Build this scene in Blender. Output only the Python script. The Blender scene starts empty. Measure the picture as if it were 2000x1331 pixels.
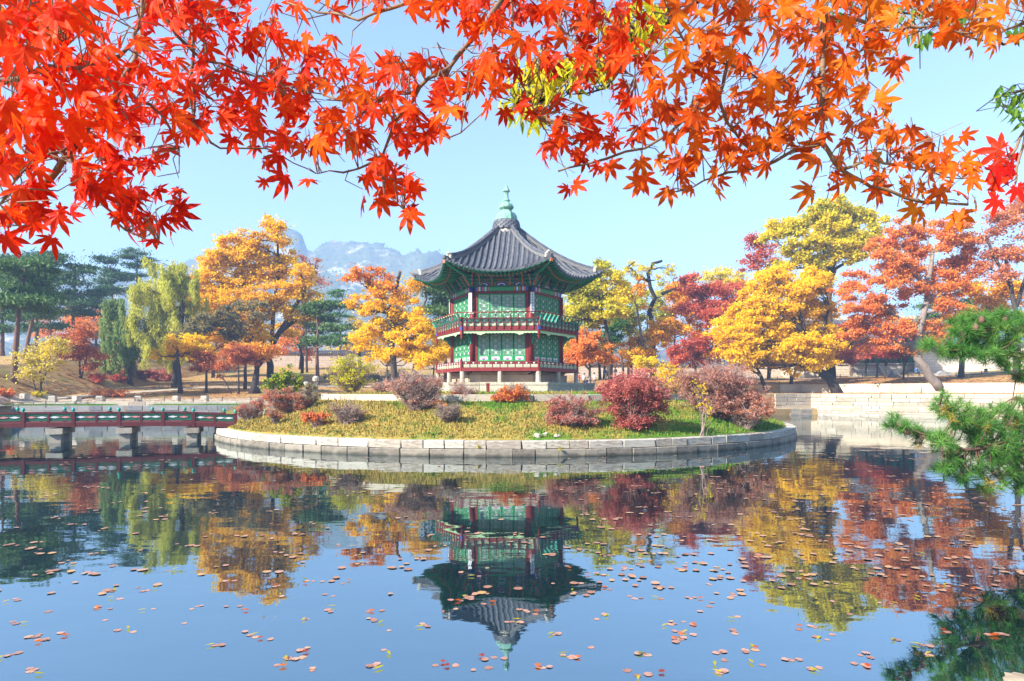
import bpy, math, random
import numpy as np
from mathutils import Vector, Matrix
random.seed(7); rng = np.random.default_rng(7)
SC = bpy.context.scene; COL = SC.collection
R = math.radians

# ------------------------------------------------------------------ camera, sky, sun, exposure
CH = 2.76                                    # eye height above the water
cam_d = bpy.data.cameras.new('camera'); cam = bpy.data.objects.new('camera', cam_d); COL.objects.link(cam)
cam.location = (0, 0, CH); cam.rotation_euler = (R(90), 0, 0)
cam_d.sensor_width = 36; cam_d.lens = 22.5; cam_d.shift_y = 0.0497; cam_d.clip_start = .05; cam_d.clip_end = 9000
SC.camera = cam
SUN_AZ = Vector((-.82, -.57)).normalized(); SUN_EL = R(33)
world = bpy.data.worlds.new('World'); SC.world = world; world.use_nodes = True
wn = world.node_tree; bg = wn.nodes['Background']
sky = wn.nodes.new('ShaderNodeTexSky'); sky.sky_type = 'NISHITA'; sky.sun_disc = False
sky.sun_elevation = SUN_EL; sky.sun_rotation = math.atan2(SUN_AZ.x, SUN_AZ.y); sky.air_density = 1.0; sky.dust_density = 0.0; sky.ozone_density = 1.2
wn.links.new(sky.outputs[0], bg.inputs[0]); bg.inputs[1].default_value = 0.10
sun_d = bpy.data.lights.new('sun', 'SUN'); sun = bpy.data.objects.new('sun', sun_d); COL.objects.link(sun)
sun_d.energy = 5.0; sun_d.angle = R(.5); sun_d.color = (1, .94, .85)
sv = Vector((SUN_AZ.x*math.cos(SUN_EL), SUN_AZ.y*math.cos(SUN_EL), math.sin(SUN_EL)))
sun.rotation_euler = sv.to_track_quat('Z', 'Y').to_euler()
SC.view_settings.view_transform = 'Standard'; SC.view_settings.look = 'None'; SC.view_settings.gamma = 1
SC.view_settings.exposure = 1.85
SC.render.engine = 'CYCLES'
cy = SC.cycles; cy.max_bounces = 6; cy.diffuse_bounces = 3; cy.glossy_bounces = 3; cy.transmission_bounces = 3; cy.transparent_max_bounces = 4; cy.volume_bounces = 0
cy.use_denoising = True; cy.sample_clamp_indirect = 6; cy.caustics_reflective = False; cy.caustics_refractive = False

F = 1250.0; HAZE = True
def P(px, py, Y): return ((px-1000)*Y/F, Y, CH+(765-py)*Y/F)

# ------------------------------------------------------------------ materials
def _ramp(nt, cols):
    r = nt.nodes.new('ShaderNodeValToRGB'); cr = r.color_ramp
    n = len(cols)
    while len(cr.elements) < n: cr.elements.new(.5)
    for i, c in enumerate(cols):
        cr.elements[i].position = i/(n-1) if n > 1 else 0; cr.elements[i].color = (*c, 1)
    return r
def _mathn(nt, op, a, b=None, c=None):
    m = nt.nodes.new('ShaderNodeMath'); m.operation = op
    for i, v in enumerate((a, b, c)):
        if v is None: continue
        if isinstance(v, (int, float)): m.inputs[i].default_value = v
        else: nt.links.new(v, m.inputs[i])
    return m.outputs[0]
def mat(name, cols, scale=3, rough=.75, bump=.15, bscale=None, wn_=.5, wo=.5, island=False, spec=.3, metal=0, coords='Object', detail=4, stretch=None, bdist=.02, tint=None):
    """opaque surface; colour = ramp over (noise*wn_ + random per object*wo)"""
    m = bpy.data.materials.new(name); m.use_nodes = True; nt = m.node_tree; b = nt.nodes['Principled BSDF']
    tc = nt.nodes.new('ShaderNodeTexCoord'); vec = tc.outputs[coords]
    if stretch:
        mp = nt.nodes.new('ShaderNodeMapping'); mp.inputs['Scale'].default_value = stretch; nt.links.new(vec, mp.inputs[0]); vec = mp.outputs[0]
    no = nt.nodes.new('ShaderNodeTexNoise'); no.inputs['Scale'].default_value = scale; no.inputs['Detail'].default_value = detail; no.inputs['Roughness'].default_value = .65
    nt.links.new(vec, no.inputs['Vector'])
    v = _mathn(nt, 'MULTIPLY_ADD', no.outputs[0], 2.2, -.6)
    if island: rnd = nt.nodes.new('ShaderNodeNewGeometry').outputs['Random Per Island']
    else: rnd = nt.nodes.new('ShaderNodeObjectInfo').outputs['Random']
    v = _mathn(nt, 'ADD', _mathn(nt, 'MULTIPLY', v, wn_), _mathn(nt, 'MULTIPLY', rnd, wo))
    rp = _ramp(nt, cols); nt.links.new(v, rp.inputs[0]); nt.links.new(rp.outputs[0], b.inputs['Base Color'])
    b.inputs['Roughness'].default_value = rough; b.inputs['Metallic'].default_value = metal; b.inputs['Specular IOR Level'].default_value = spec
    if bump:
        n2 = nt.nodes.new('ShaderNodeTexNoise'); n2.inputs['Scale'].default_value = bscale or scale*5; n2.inputs['Detail'].default_value = 5
        nt.links.new(vec, n2.inputs['Vector'])
        bp = nt.nodes.new('ShaderNodeBump'); bp.inputs['Strength'].default_value = bump; bp.inputs['Distance'].default_value = bdist
        nt.links.new(n2.outputs[0], bp.inputs['Height']); nt.links.new(bp.outputs[0], b.inputs['Normal'])
    return m
def leafmat(name, cols, trans=.4, nscale=.25, wn_=.5, wi=.6, tgain=1.5, objr=False, rough=.5, spots=0):
    m = bpy.data.materials.new(name); m.use_nodes = True; nt = m.node_tree; nt.nodes.remove(nt.nodes['Principled BSDF']); out = nt.nodes['Material Output']
    g = nt.nodes.new('ShaderNodeNewGeometry'); no = nt.nodes.new('ShaderNodeTexNoise'); no.inputs['Scale'].default_value = nscale; no.inputs['Detail'].default_value = 2
    nt.links.new(g.outputs['Position'], no.inputs['Vector'])
    v = _mathn(nt, 'MULTIPLY_ADD', no.outputs[0], 2.6, -.8)
    ri = g.outputs['Random Per Island']
    if objr:
        oi = nt.nodes.new('ShaderNodeObjectInfo'); ri = _mathn(nt, 'FRACT', _mathn(nt, 'ADD', oi.outputs['Random'], ri))
    v = _mathn(nt, 'ADD', _mathn(nt, 'MULTIPLY', v, wn_), _mathn(nt, 'MULTIPLY', ri, wi))
    if spots:
        n3 = nt.nodes.new('ShaderNodeTexNoise'); n3.inputs['Scale'].default_value = spots; n3.inputs['Detail'].default_value = 4; nt.links.new(g.outputs['Position'], n3.inputs['Vector'])
        v = _mathn(nt, 'ADD', v, _mathn(nt, 'MULTIPLY_ADD', n3.outputs[0], .9, -.45))
    rp = _ramp(nt, cols); nt.links.new(v, rp.inputs[0])
    d = nt.nodes.new('ShaderNodeBsdfPrincipled'); d.inputs['Roughness'].default_value = rough; d.inputs['Specular IOR Level'].default_value = .12
    t = nt.nodes.new('ShaderNodeBsdfTranslucent'); mx = nt.nodes.new('ShaderNodeMixShader'); mx.inputs[0].default_value = trans
    br = nt.nodes.new('ShaderNodeVectorMath'); br.operation = 'SCALE'; br.inputs['Scale'].default_value = tgain
    nt.links.new(rp.outputs[0], d.inputs['Base Color']); nt.links.new(rp.outputs[0], br.inputs[0]); nt.links.new(br.outputs[0], t.inputs[0])
    nt.links.new(d.outputs[0], mx.inputs[1]); nt.links.new(t.outputs[0], mx.inputs[2]); nt.links.new(mx.outputs[0], out.inputs[0])
    return m
M = {}
M['stone'] = mat('pale_granite', [(.20,.165,.12),(.42,.37,.29),(.55,.50,.41),(.30,.24,.18),(.46,.42,.35)], 5, .85, .8, 22)
M['stone_wet'] = mat('wet_granite', [(.10,.085,.065),(.20,.17,.13),(.30,.26,.20),(.15,.125,.095)], 5, .6, .5, 14)
def waterline(m):
    nt=m.node_tree; b=nt.nodes['Principled BSDF']; src=b.inputs['Base Color'].links[0].from_socket
    g=nt.nodes.new('ShaderNodeNewGeometry'); sx=nt.nodes.new('ShaderNodeSeparateXYZ'); nt.links.new(g.outputs['Position'],sx.inputs[0])
    no=nt.nodes.new('ShaderNodeTexNoise'); no.inputs['Scale'].default_value=2.2; no.inputs['Detail'].default_value=5; nt.links.new(g.outputs['Position'],no.inputs['Vector'])
    z=_mathn(nt,'ADD',sx.outputs[2],_mathn(nt,'MULTIPLY_ADD',no.outputs[0],-.34,.17))
    k=nt.nodes.new('ShaderNodeMapRange'); k.inputs[1].default_value=.02; k.inputs[2].default_value=.15; k.inputs[3].default_value=.8; k.inputs[4].default_value=0; nt.links.new(z,k.inputs[0])
    mx=nt.nodes.new('ShaderNodeMix'); mx.data_type='RGBA'; nt.links.new(k.outputs[0],mx.inputs[0]); nt.links.new(src,mx.inputs[6]); mx.inputs[7].default_value=(.028,.03,.018,1); nt.links.new(mx.outputs[2],b.inputs['Base Color'])
waterline(M['stone_wet'])
M['stone_grey'] = mat('grey_granite', [(.12,.12,.12),(.22,.22,.22),(.32,.31,.295),(.18,.17,.16)], 4, .85, .5, 12)
M['stone_tan'] = mat('tan_granite', [(.20,.16,.11),(.38,.32,.24),(.50,.44,.34),(.28,.22,.15)], 4, .85, .5, 12)
M['stone_brown'] = mat('brown_granite', [(.27,.20,.13),(.40,.31,.21),(.46,.37,.26)], 2, .85, .4, 12)
M['plaster'] = mat('weathered_kerb_stone', [(.33,.26,.18),(.50,.42,.31),(.60,.53,.42)], .9, .9, .4, 8)
M['red'] = mat('oxblood_paint', [(.13,.014,.014),(.21,.024,.022),(.26,.035,.03)], 3, .55, .08, wo=.3)
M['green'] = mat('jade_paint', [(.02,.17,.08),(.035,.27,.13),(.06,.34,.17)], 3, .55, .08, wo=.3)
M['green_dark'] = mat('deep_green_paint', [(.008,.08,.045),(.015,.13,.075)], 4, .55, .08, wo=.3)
M['door_green'] = mat('leaf_green_paint', [(.03,.25,.08),(.05,.33,.12),(.08,.38,.16)], 4, .55, .06, wo=.3)
M['lattice_green'] = mat('lattice_paint', [(.05,.25,.11),(.09,.33,.17)], 6, .6, 0, wo=.3)
M['teal'] = mat('teal_paint', [(.02,.26,.19),(.05,.38,.28)], 5, .55, .05, wo=.5)
M['orange'] = mat('coral_paint', [(.50,.12,.05),(.66,.21,.11)], 5, .55, .05, wo=.5)
M['paper'] = mat('window_paper', [(.50,.52,.47),(.66,.66,.60)], 4, .8, .05, wo=.3)
M['white'] = mat('white_paint', [(.66,.66,.63),(.80,.80,.77)], 4, .6, .05, wo=.3)
M['blue'] = mat('ultramarine_paint', [(.03,.06,.33),(.05,.10,.48)], 8, .55, 0, wo=.3)
M['pink'] = mat('pink_paint', [(.62,.20,.18),(.70,.34,.30)], 8, .6, 0, wo=.3)
M['bridge_red'] = mat('weathered_bridge_red', [(.07,.012,.012),(.13,.02,.02),(.17,.035,.03)], 3, .65, .15, wo=.3)
M['rail_panel'] = mat('faded_rail_panel', [(.22,.25,.17),(.36,.38,.28),(.44,.42,.34)], 9, .7, .1)
M['bridge_green'] = mat('bridge_panel_green', [(.010,.10,.05),(.018,.16,.08)], 4, .6, .1, wo=.3)
M['pale_green'] = mat('pale_green_paint', [(.36,.55,.27),(.50,.68,.38)], 5, .6, .05, wo=.3)
M['dark'] = mat('dark_interior', [(.012,.012,.011),(.02,.018,.015)], 3, .9, 0)
M['tile'] = mat('fired_roof_tile', [(.035,.038,.046),(.075,.082,.10),(.125,.13,.145),(.20,.18,.15)], 2.2, .6, .3, 16, wn_=.65, wo=.35)
M['tile_dark'] = mat('pan_tile', [(.03,.033,.042),(.065,.07,.085),(.12,.11,.10)], 3, .7, .4, 18)
M['mortar'] = mat('lime_mortar', [(.42,.37,.30),(.58,.53,.45)], 6, .85, .3)
M['copper'] = mat('verdigris_copper', [(.07,.18,.13),(.16,.34,.26),(.26,.45,.35),(.14,.21,.15)], 3.5, .55, .15, stretch=(1,1,.35), wn_=1, wo=0)
M['bark'] = mat('dark_bark', [(.022,.016,.013),(.05,.037,.03),(.085,.064,.05)], 3, .9, .8, 10, stretch=(1,1,.25), wn_=.6, wo=.4)
M['bark_black'] = mat('black_bark', [(.012,.010,.009),(.03,.024,.02),(.05,.04,.034)], 3, .9, .8, 10, stretch=(1,1,.25))
M['bark_pale'] = mat('pale_bark', [(.11,.08,.06),(.22,.17,.135),(.30,.25,.20)], 3, .9, .7, 10, stretch=(1,1,.3), wn_=.6, wo=.4)
M['bark_pine'] = mat('red_pine_bark', [(.09,.05,.035),(.17,.09,.06),(.22,.13,.09)], 3, .9, .7, 10, stretch=(1,1,.3), wn_=.6, wo=.4)
M['twig'] = mat('maple_twig', [(.07,.045,.03),(.18,.12,.075),(.30,.22,.13)], 30, .7, .2, 200, bdist=.001)
M['twig_bare'] = mat('shrub_twig', [(.20,.13,.10),(.33,.24,.20),(.40,.32,.27)], 3, .9, 0, wn_=.5, wo=.2)
M['rope'] = mat('rope', [(.25,.2,.14),(.35,.28,.2)], 20, .9, .2)
M['wood_post'] = mat('grey_post', [(.14,.11,.085),(.24,.20,.16)], 6, .85, .2)
L = {}
L['amber'] = leafmat('amber_leaf', [(.46,.21,.010),(.70,.39,.012),(.82,.53,.02),(.74,.44,.02)])
L['gold'] = leafmat('golden_leaf', [(.50,.27,.004),(.80,.51,.005),(.88,.64,.012),(.76,.43,.005)])
L['lemon'] = leafmat('lemon_leaf', [(.34,.32,.02),(.64,.53,.02),(.80,.66,.03),(.76,.54,.02)])
L['lime'] = leafmat('lime_leaf', [(.14,.22,.02),(.34,.38,.03),(.58,.52,.03),(.66,.50,.03)])
L['deep'] = leafmat('deep_green_leaf', [(.02,.08,.015),(.05,.15,.02),(.14,.26,.03)])
L['rust'] = leafmat('rust_leaf', [(.30,.075,.03),(.48,.15,.05),(.58,.23,.08)])
L['coral'] = leafmat('coral_leaf', [(.48,.11,.025),(.70,.22,.05),(.76,.33,.08),(.70,.29,.025)])
L['orange'] = leafmat('orange_leaf', [(.52,.15,.015),(.66,.27,.02),(.74,.38,.04)])
L['brick'] = leafmat('brick_red_leaf', [(.36,.055,.032),(.54,.12,.06),(.62,.21,.10)])
L['crimson'] = leafmat('crimson_leaf', [(.28,.045,.042),(.46,.12,.095),(.58,.24,.19)])
L['dryrose'] = leafmat('dry_rose_leaf', [(.34,.15,.10),(.50,.24,.17),(.60,.34,.25)])
L['willow_y'] = leafmat('yellow_willow_leaf', [(.32,.34,.04),(.50,.50,.07),(.64,.60,.11)])
L['willow_g'] = leafmat('green_willow_leaf', [(.10,.18,.05),(.20,.29,.08),(.36,.42,.12)])
L['verge'] = leafmat('verge_grass_blade', [(.06,.17,.02),(.14,.28,.03),(.24,.33,.06)])
L['olive'] = leafmat('olive_leaf', [(.11,.11,.05),(.20,.18,.08),(.32,.25,.11)])
L['pine'] = leafmat('pine_needle', [(.035,.085,.022),(.085,.17,.04),(.17,.26,.06)], trans=.15)
L['pine2'] = leafmat('blue_pine_needle', [(.028,.075,.03),(.065,.14,.05),(.13,.21,.07)], trans=.15)
L['straw'] = leafmat('straw_leaf', [(.45,.36,.12),(.60,.50,.20)])

# ------------------------------------------------------------------ object helpers
def mesh_from(name, verts, faces, mats, mi=None, smooth=False):
    me = bpy.data.meshes.new(name); me.from_pydata([tuple(v) for v in verts], [], faces)
    for m in (mats if isinstance(mats, (list, tuple)) else [mats]): me.materials.append(m)
    if mi is not None: me.polygons.foreach_set('material_index', mi)
    if smooth: me.polygons.foreach_set('use_smooth', [True]*len(me.polygons))
    me.update(); return me
def mesh_np(name, V, k, m, smooth=False):
    """V: (n*k,3) separate k-gons"""
    n = len(V)//k; me = bpy.data.meshes.new(name); me.vertices.add(len(V)); me.vertices.foreach_set('co', np.ascontiguousarray(V, dtype=np.float32).ravel())
    me.loops.add(n*k); me.loops.foreach_set('vertex_index', np.arange(n*k, dtype=np.int32)); me.polygons.add(n)
    me.polygons.foreach_set('loop_start', np.arange(0, n*k, k, dtype=np.int32)); me.materials.append(m); me.update(calc_edges=True); return me
def link(name, me, parent=None, loc=(0,0,0), rz=0, scale=None, kind=None, rot=None):
    o = bpy.data.objects.new(name, me); COL.objects.link(o); o.location = loc
    o.rotation_euler = rot if rot is not None else (0, 0, rz)
    if scale is not None: o.scale = scale
    if parent is not None: o.parent = parent
    if kind: o['kind'] = kind
    return o
def thing(name, label, cat, loc=(0,0,0), rz=0, group=None, me=None):
    o = link(name, me, None, loc, rz); o['label'] = label; o['category'] = cat
    if group: o['group'] = group
    return o
class MB:
    def __init__(s): s.v=[]; s.f=[]; s.mi=[]; s.cur=0
    def add(s, vs, fs):
        n=len(s.v); s.v.extend(vs); s.f.extend([tuple(i+n for i in f) for f in fs]); s.mi.extend([s.cur]*len(fs)); return s
    def box(s, x0,x1,y0,y1,z0,z1):
        return s.add([(x0,y0,z0),(x1,y0,z0),(x1,y1,z0),(x0,y1,z0),(x0,y0,z1),(x1,y0,z1),(x1,y1,z1),(x0,y1,z1)],
              [(0,3,2,1),(4,5,6,7),(0,1,5,4),(1,2,6,5),(2,3,7,6),(3,0,4,7)])
    def tube(s, pts, rads, n=6, cap=True):
        pts=[Vector(p) for p in pts]
        if not isinstance(rads,(list,tuple)): rads=[rads]*len(pts)
        base=len(s.v); up=Vector((0,0,1)); prev=None
        for i,p in enumerate(pts):
            t=(pts[min(i+1,len(pts)-1)]-pts[max(i-1,0)])
            if t.length<1e-9: t=Vector((0,0,1))
            t.normalize()
            if prev is None:
                a=t.cross(Vector((0,1,0)) if abs(t.y)<.9 else Vector((1,0,0))).normalized()
            else:
                a=prev-t*prev.dot(t)
                a = a.normalized() if a.length>1e-6 else t.orthogonal().normalized()
            prev=a; b=t.cross(a)
            for k in range(n):
                an=2*math.pi*k/n; q=p+(a*math.cos(an)+b*math.sin(an))*rads[i]; s.v.append(tuple(q))
        m=len(pts); cnt=0
        for i in range(m-1):
            for k in range(n):
                s.f.append((base+i*n+k, base+i*n+(k+1)%n, base+(i+1)*n+(k+1)%n, base+(i+1)*n+k)); cnt+=1
        if cap:
            s.f.append(tuple(base+k for k in reversed(range(n)))); s.f.append(tuple(base+(m-1)*n+k for k in range(n))); cnt+=2
        s.mi.extend([s.cur]*cnt); return s
    def lathe(s, prof, n=12, cx=0, cy=0, rot=0):
        base=len(s.v)
        for r,z in prof:
            for k in range(n):
                an=rot+2*math.pi*k/n; s.v.append((cx+r*math.cos(an), cy+r*math.sin(an), z))
        c=0
        for i in range(len(prof)-1):
            for k in range(n):
                s.f.append((base+i*n+k, base+i*n+(k+1)%n, base+(i+1)*n+(k+1)%n, base+(i+1)*n+k)); c+=1
        s.f.append(tuple(base+k for k in reversed(range(n)))); s.f.append(tuple(base+(len(prof)-1)*n+k for k in range(n))); c+=2
        s.mi.extend([s.cur]*c); return s
    def prism(s, outline, y0, y1):
        """outline in (x,z), extruded y0..y1"""
        n=len(outline); vs=[(x,y0,z) for x,z in outline]+[(x,y1,z) for x,z in outline]
        fs=[tuple(range(n)), tuple(range(2*n-1,n-1,-1))]+[(i,i+n,(i+1)%n+n,(i+1)%n) for i in range(n)]
        return s.add(vs,fs)
    def prismx(s, outline, x0, x1, side=0, edge=1):
        n=len(outline); b=len(s.v); s.v.extend([(x0,y,z) for y,z in outline]+[(x1,y,z) for y,z in outline])
        s.f.extend([tuple(b+i for i in range(n)), tuple(b+i for i in range(2*n-1,n-1,-1))]); s.mi.extend([side]*2)
        s.f.extend([(b+i,b+i+n,b+(i+1)%n+n,b+(i+1)%n) for i in range(n)]); s.mi.extend([edge]*n); return s
    def mesh(s, name, mats, smooth=False): return mesh_from(name, s.v, s.f, mats, s.mi, smooth)
def chamfer_box(c=.06, jit=.0, seed=0, name='stone', m=None):
    """unit box centred at 0, chamfered"""
    r=random.Random(seed); vs=[]; idx={}
    h=.5
    for sx in (-1,1):
        for sy in (-1,1):
            for sz in (-1,1):
                j=[r.uniform(-jit,jit) for _ in range(3)]
                for ax in range(3):
                    p=[sx*(h-c*.5),sy*(h-c),sz*(h-c*1.6)]; p[ax]=(sx,sy,sz)[ax]*h
                    idx[(sx,sy,sz,ax)]=len(vs); vs.append((p[0]+j[0],p[1]+j[1],p[2]+j[2]))
    fs=[]
    for ax in range(3):
        o=[a for a in range(3) if a!=ax]
        for s_ in (-1,1):
            q=[]
            for a,b in ((-1,-1),(1,-1),(1,1),(-1,1)):
                k=[0,0,0]; k[ax]=s_; k[o[0]]=a; k[o[1]]=b; q.append(idx[(*k,ax)])
            fs.append(q)
    for ax in range(3):   # edges along ax
        o=[a for a in range(3) if a!=ax]
        for a in (-1,1):
            for b in (-1,1):
                k0=[0,0,0]; k0[o[0]]=a; k0[o[1]]=b; k1=list(k0); k0[ax]=-1; k1[ax]=1
                fs.append([idx[(*k0,o[0])],idx[(*k1,o[0])],idx[(*k1,o[1])],idx[(*k0,o[1])]])
    for sx in (-1,1):
        for sy in (-1,1):
            for sz in (-1,1): fs.append([idx[(sx,sy,sz,a)] for a in range(3)])
    me=mesh_from(name,vs,fs,m or M['stone'])
    import bmesh
    bm=bmesh.new(); bm.from_mesh(me); bmesh.ops.recalc_face_normals(bm,faces=bm.faces); bm.to_mesh(me); bm.free()
    return me
_blk={}
def blocks(key):
    if key not in _blk: _blk[key]=[chamfer_box(.035,.02,i,'stone',M[key]) for i in range(5)]
    return _blk[key]

# ------------------------------------------------------------------ terrain functions
PCX, PCY = -.40, 46.0; RI = 18.9
_bx=[-400,-52,-46,-25,20,36,53,62,72,90,400]; _by=[20,24,58,61,70,76,60,38,24,14,-40]
def Yb(x): return float(np.interp(x,_bx,_by))
def hnoise(x,y,s=1.0):
    return math.sin(x*.7*s+1.3*math.sin(y*.31*s))*math.cos(y*.53*s+.9*math.sin(x*.23*s))
def G(x,y):
    d=y-Yb(x)
    l=np.interp(d,[0,1.45,1.5,3.5,60,110],[1.42,1.42,1.72,1.74,7.5,9])
    r=np.interp(d,[0,1.35,1.4,4.0,4.1,14,40,110],[.72,.80,2.45,2.62,3.6,4.35,5.0,7])
    w=min(1,max(0,(x-0)/16)); z=l*(1-w)+r*w
    if d>6: z+=.09*hnoise(x,y,.5)*min(1,(d-6)/6)
    return float(z)
def base_on_bank(px,py):
    best=None
    for i in range(700):
        Y=56+i*.1; x=(px-1000)*Y/F
        if Y<Yb(x)+.4: continue
        z=G(x,Y); q=765-F*(z-CH)/Y; e=abs(q-py)
        if best is None or e<best[0]-.4: best=(e,Y)
    return best[1]
def I(x,y):
    dx,dy=x-PCX,y-PCY; rho=math.hypot(dx,dy)
    if rho<12.75: return 2.52+.36*(1-rho/12.75)
    t=min(1,(rho-12.75)/(RI-.45-12.75)); z=2.27-(2.27-.70)*(t**1.15)
    return z+.05*hnoise(x*1.6,y*1.6)*math.sin(math.pi*t)
def base_on_island(px,py):
    best=None
    for i in range(300):
        Y=27.5+i*.08; x=(px-1000)*Y/F
        if math.hypot(x-PCX,Y-PCY)>RI-.5: continue
        z=I(x,Y); q=765-F*(z-CH)/Y; e=abs(q-py)
        if best is None or e<best[0]-.3: best=(e,Y)
    return best[1]
# ------------------------------------------------------------------ setting: sheet, water, banks, island, hills
def groundmat(name, cols, patch, pscale=.5, s1=1.2, thr=.5, bump=.6, xg=0):
    m = bpy.data.materials.new(name); m.use_nodes=True; nt=m.node_tree; b=nt.nodes['Principled BSDF']; b.inputs['Roughness'].default_value=.95; b.inputs['Specular IOR Level'].default_value=.1
    g=nt.nodes.new('ShaderNodeNewGeometry')
    def noise(s,d=5):
        n=nt.nodes.new('ShaderNodeTexNoise'); n.inputs['Scale'].default_value=s; n.inputs['Detail'].default_value=d; n.inputs['Roughness'].default_value=.7; nt.links.new(g.outputs['Position'],n.inputs['Vector']); return n.outputs[0]
    r1=_ramp(nt,cols); nt.links.new(_mathn(nt,'MULTIPLY_ADD',noise(s1,8),2.4,-.7),r1.inputs[0])
    r2=_ramp(nt,patch); nt.links.new(_mathn(nt,'MULTIPLY_ADD',noise(s1*2.5,6),2.2,-.6),r2.inputs[0])
    k=nt.nodes.new('ShaderNodeMapRange'); k.inputs[1].default_value=thr; k.inputs[2].default_value=thr+.12; sx=nt.nodes.new('ShaderNodeSeparateXYZ'); nt.links.new(g.outputs['Position'],sx.inputs[0]); nt.links.new(_mathn(nt,'ADD',noise(pscale,6),_mathn(nt,'MULTIPLY',sx.outputs[0],xg)),k.inputs[0])
    mx=nt.nodes.new('ShaderNodeMix'); mx.data_type='RGBA'; nt.links.new(k.outputs[0],mx.inputs[0]); nt.links.new(r1.outputs[0],mx.inputs[6]); nt.links.new(r2.outputs[0],mx.inputs[7])
    nt.links.new(mx.outputs[2],b.inputs['Base Color'])
    bp=nt.nodes.new('ShaderNodeBump'); bp.inputs['Strength'].default_value=bump; bp.inputs['Distance'].default_value=.08; nt.links.new(noise(9,6),bp.inputs['Height']); nt.links.new(bp.outputs[0],b.inputs['Normal'])
    return m
M['lawn']=groundmat('autumn_lawn',[(.22,.13,.045),(.36,.23,.085),(.44,.29,.12),(.28,.15,.06)],[(.16,.20,.04),(.34,.31,.07)],.12,.8,.56)
M['island_grass']=groundmat('island_grass',[(.19,.13,.025),(.31,.23,.045),(.37,.28,.065),(.14,.16,.03),(.30,.18,.045)],[(.04,.12,.012),(.10,.22,.02),(.20,.25,.035)],.30,2.0,.465,.6,.009)
M['path']=groundmat('sandy_path',[(.38,.31,.22),(.48,.40,.30)],[(.33,.25,.16),(.42,.34,.24)],.3,1.5,.6,.2)
M['earth']=groundmat('bank_earth',[(.20,.13,.08),(.32,.21,.12)],[(.12,.15,.05),(.2,.2,.07)],.5,1.5,.55)
# ground sheet to the horizon, below the water
me=mesh_from('ground',[(-3800,-1300,-1.2),(3800,-1300,-1.2),(3800,3800,-1.2),(-3800,3800,-1.2)],[(0,1,2,3)],M['earth']); link('ground',me,kind='structure')
# far bank
xs=np.concatenate([np.linspace(-400,-60,12),np.linspace(-56,75,160),np.linspace(80,400,12)])
ds=[0,.7,1.35,1.4,1.45,1.5,2.5,4.0,4.1,5.5,7,9,11,14,17,20,24,28,33,38,44,50,57,65,80,110,200,500]
vs=[];fs=[]
for i,x in enumerate(xs):
    yb=Yb(x)
    for d in ds:
        vs.append((x,yb+d,G(x,yb+d) if d<=110 else G(x,yb+110)))
nd=len(ds)
for i in range(len(xs)-1):
    for j in range(nd-1): fs.append((i*nd+j,(i+1)*nd+j,(i+1)*nd+j+1,i*nd+j+1))
# skirt down to the sheet
b0=len(vs)
for i,x in enumerate(xs): vs.append((x,Yb(x)+.02,-1.3))
for i in range(len(xs)-1): fs.append((i*nd,b0+i,b0+i+1,(i+1)*nd))
link('far_bank',mesh_from('far_bank',vs,fs,M['lawn'],smooth=False),kind='structure')
# sandy path winding along the left bank
def strip(pts,w,name,dz=.02):
    vs=[];fs=[]
    P2=[]
    for a,b in zip(pts,pts[1:]):
        n=max(2,int(math.dist(a,b)/1.0))
        for k in range(n): P2.append((a[0]+(b[0]-a[0])*k/n,a[1]+(b[1]-a[1])*k/n))
    P2.append(pts[-1])
    for i,(x,y) in enumerate(P2):
        q=P2[min(i+1,len(P2)-1)]; p=P2[max(i-1,0)]; t=Vector((q[0]-p[0],q[1]-p[1])).normalized(); n_=Vector((-t.y,t.x))
        for s in (-1,-.33,.33,1):
            X=x+n_.x*w*s/2; Y=y+n_.y*w*s/2; vs.append((X,Y,G(X,Y)+dz))
        if i: 
            for j in range(3): fs.append(((i-1)*4+j,(i-1)*4+j+1,i*4+j+1,i*4+j))
    return link(name,mesh_from(name,vs,fs,M['path']),kind='structure')
strip([(x,Yb(x)+4.6) for x in np.linspace(-52,-6,30)],2.6,'path',.03)
strip([(-46.5,62.8),(-44,67),(-41,72),(-37,76.5),(-30,79.5),(-22,81),(-12,82),(0,83)],1.8,'footpath',.06)
strip([(34,93),(46,89),(60,84),(74,78)],2.5,'walkway',.08)
# near bank behind the camera
me=mesh_from('near_bank',[(-60,2.2,1.0),(60,2.2,1.0),(60,-60,1.6),(-60,-60,1.6),(-60,2.2,-1.3),(60,2.2,-1.3)],[(3,2,1,0),(0,1,5,4)],M['lawn']); link('near_bank',me,kind='structure')
# right near bank beside the frame
bl=[(5.55,2.2),(5.75,5.0),(5.6,6.2),(7.3,8.2),(12,12.4),(20,19),(60,24)]
vs=[(x,y,.28) for x,y in bl]+[(x+6,y-1,1.0) for x,y in bl]+[(x,y,-1.3) for x,y in bl]; n=len(bl)
fs=[(i,n+i,n+i+1,i+1) for i in range(n-1)]+[(i,i+1,2*n+i+1,2*n+i) for i in range(n-1)]
link('side_bank',mesh_from('side_bank',vs,fs,M['earth']),kind='structure')

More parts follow.
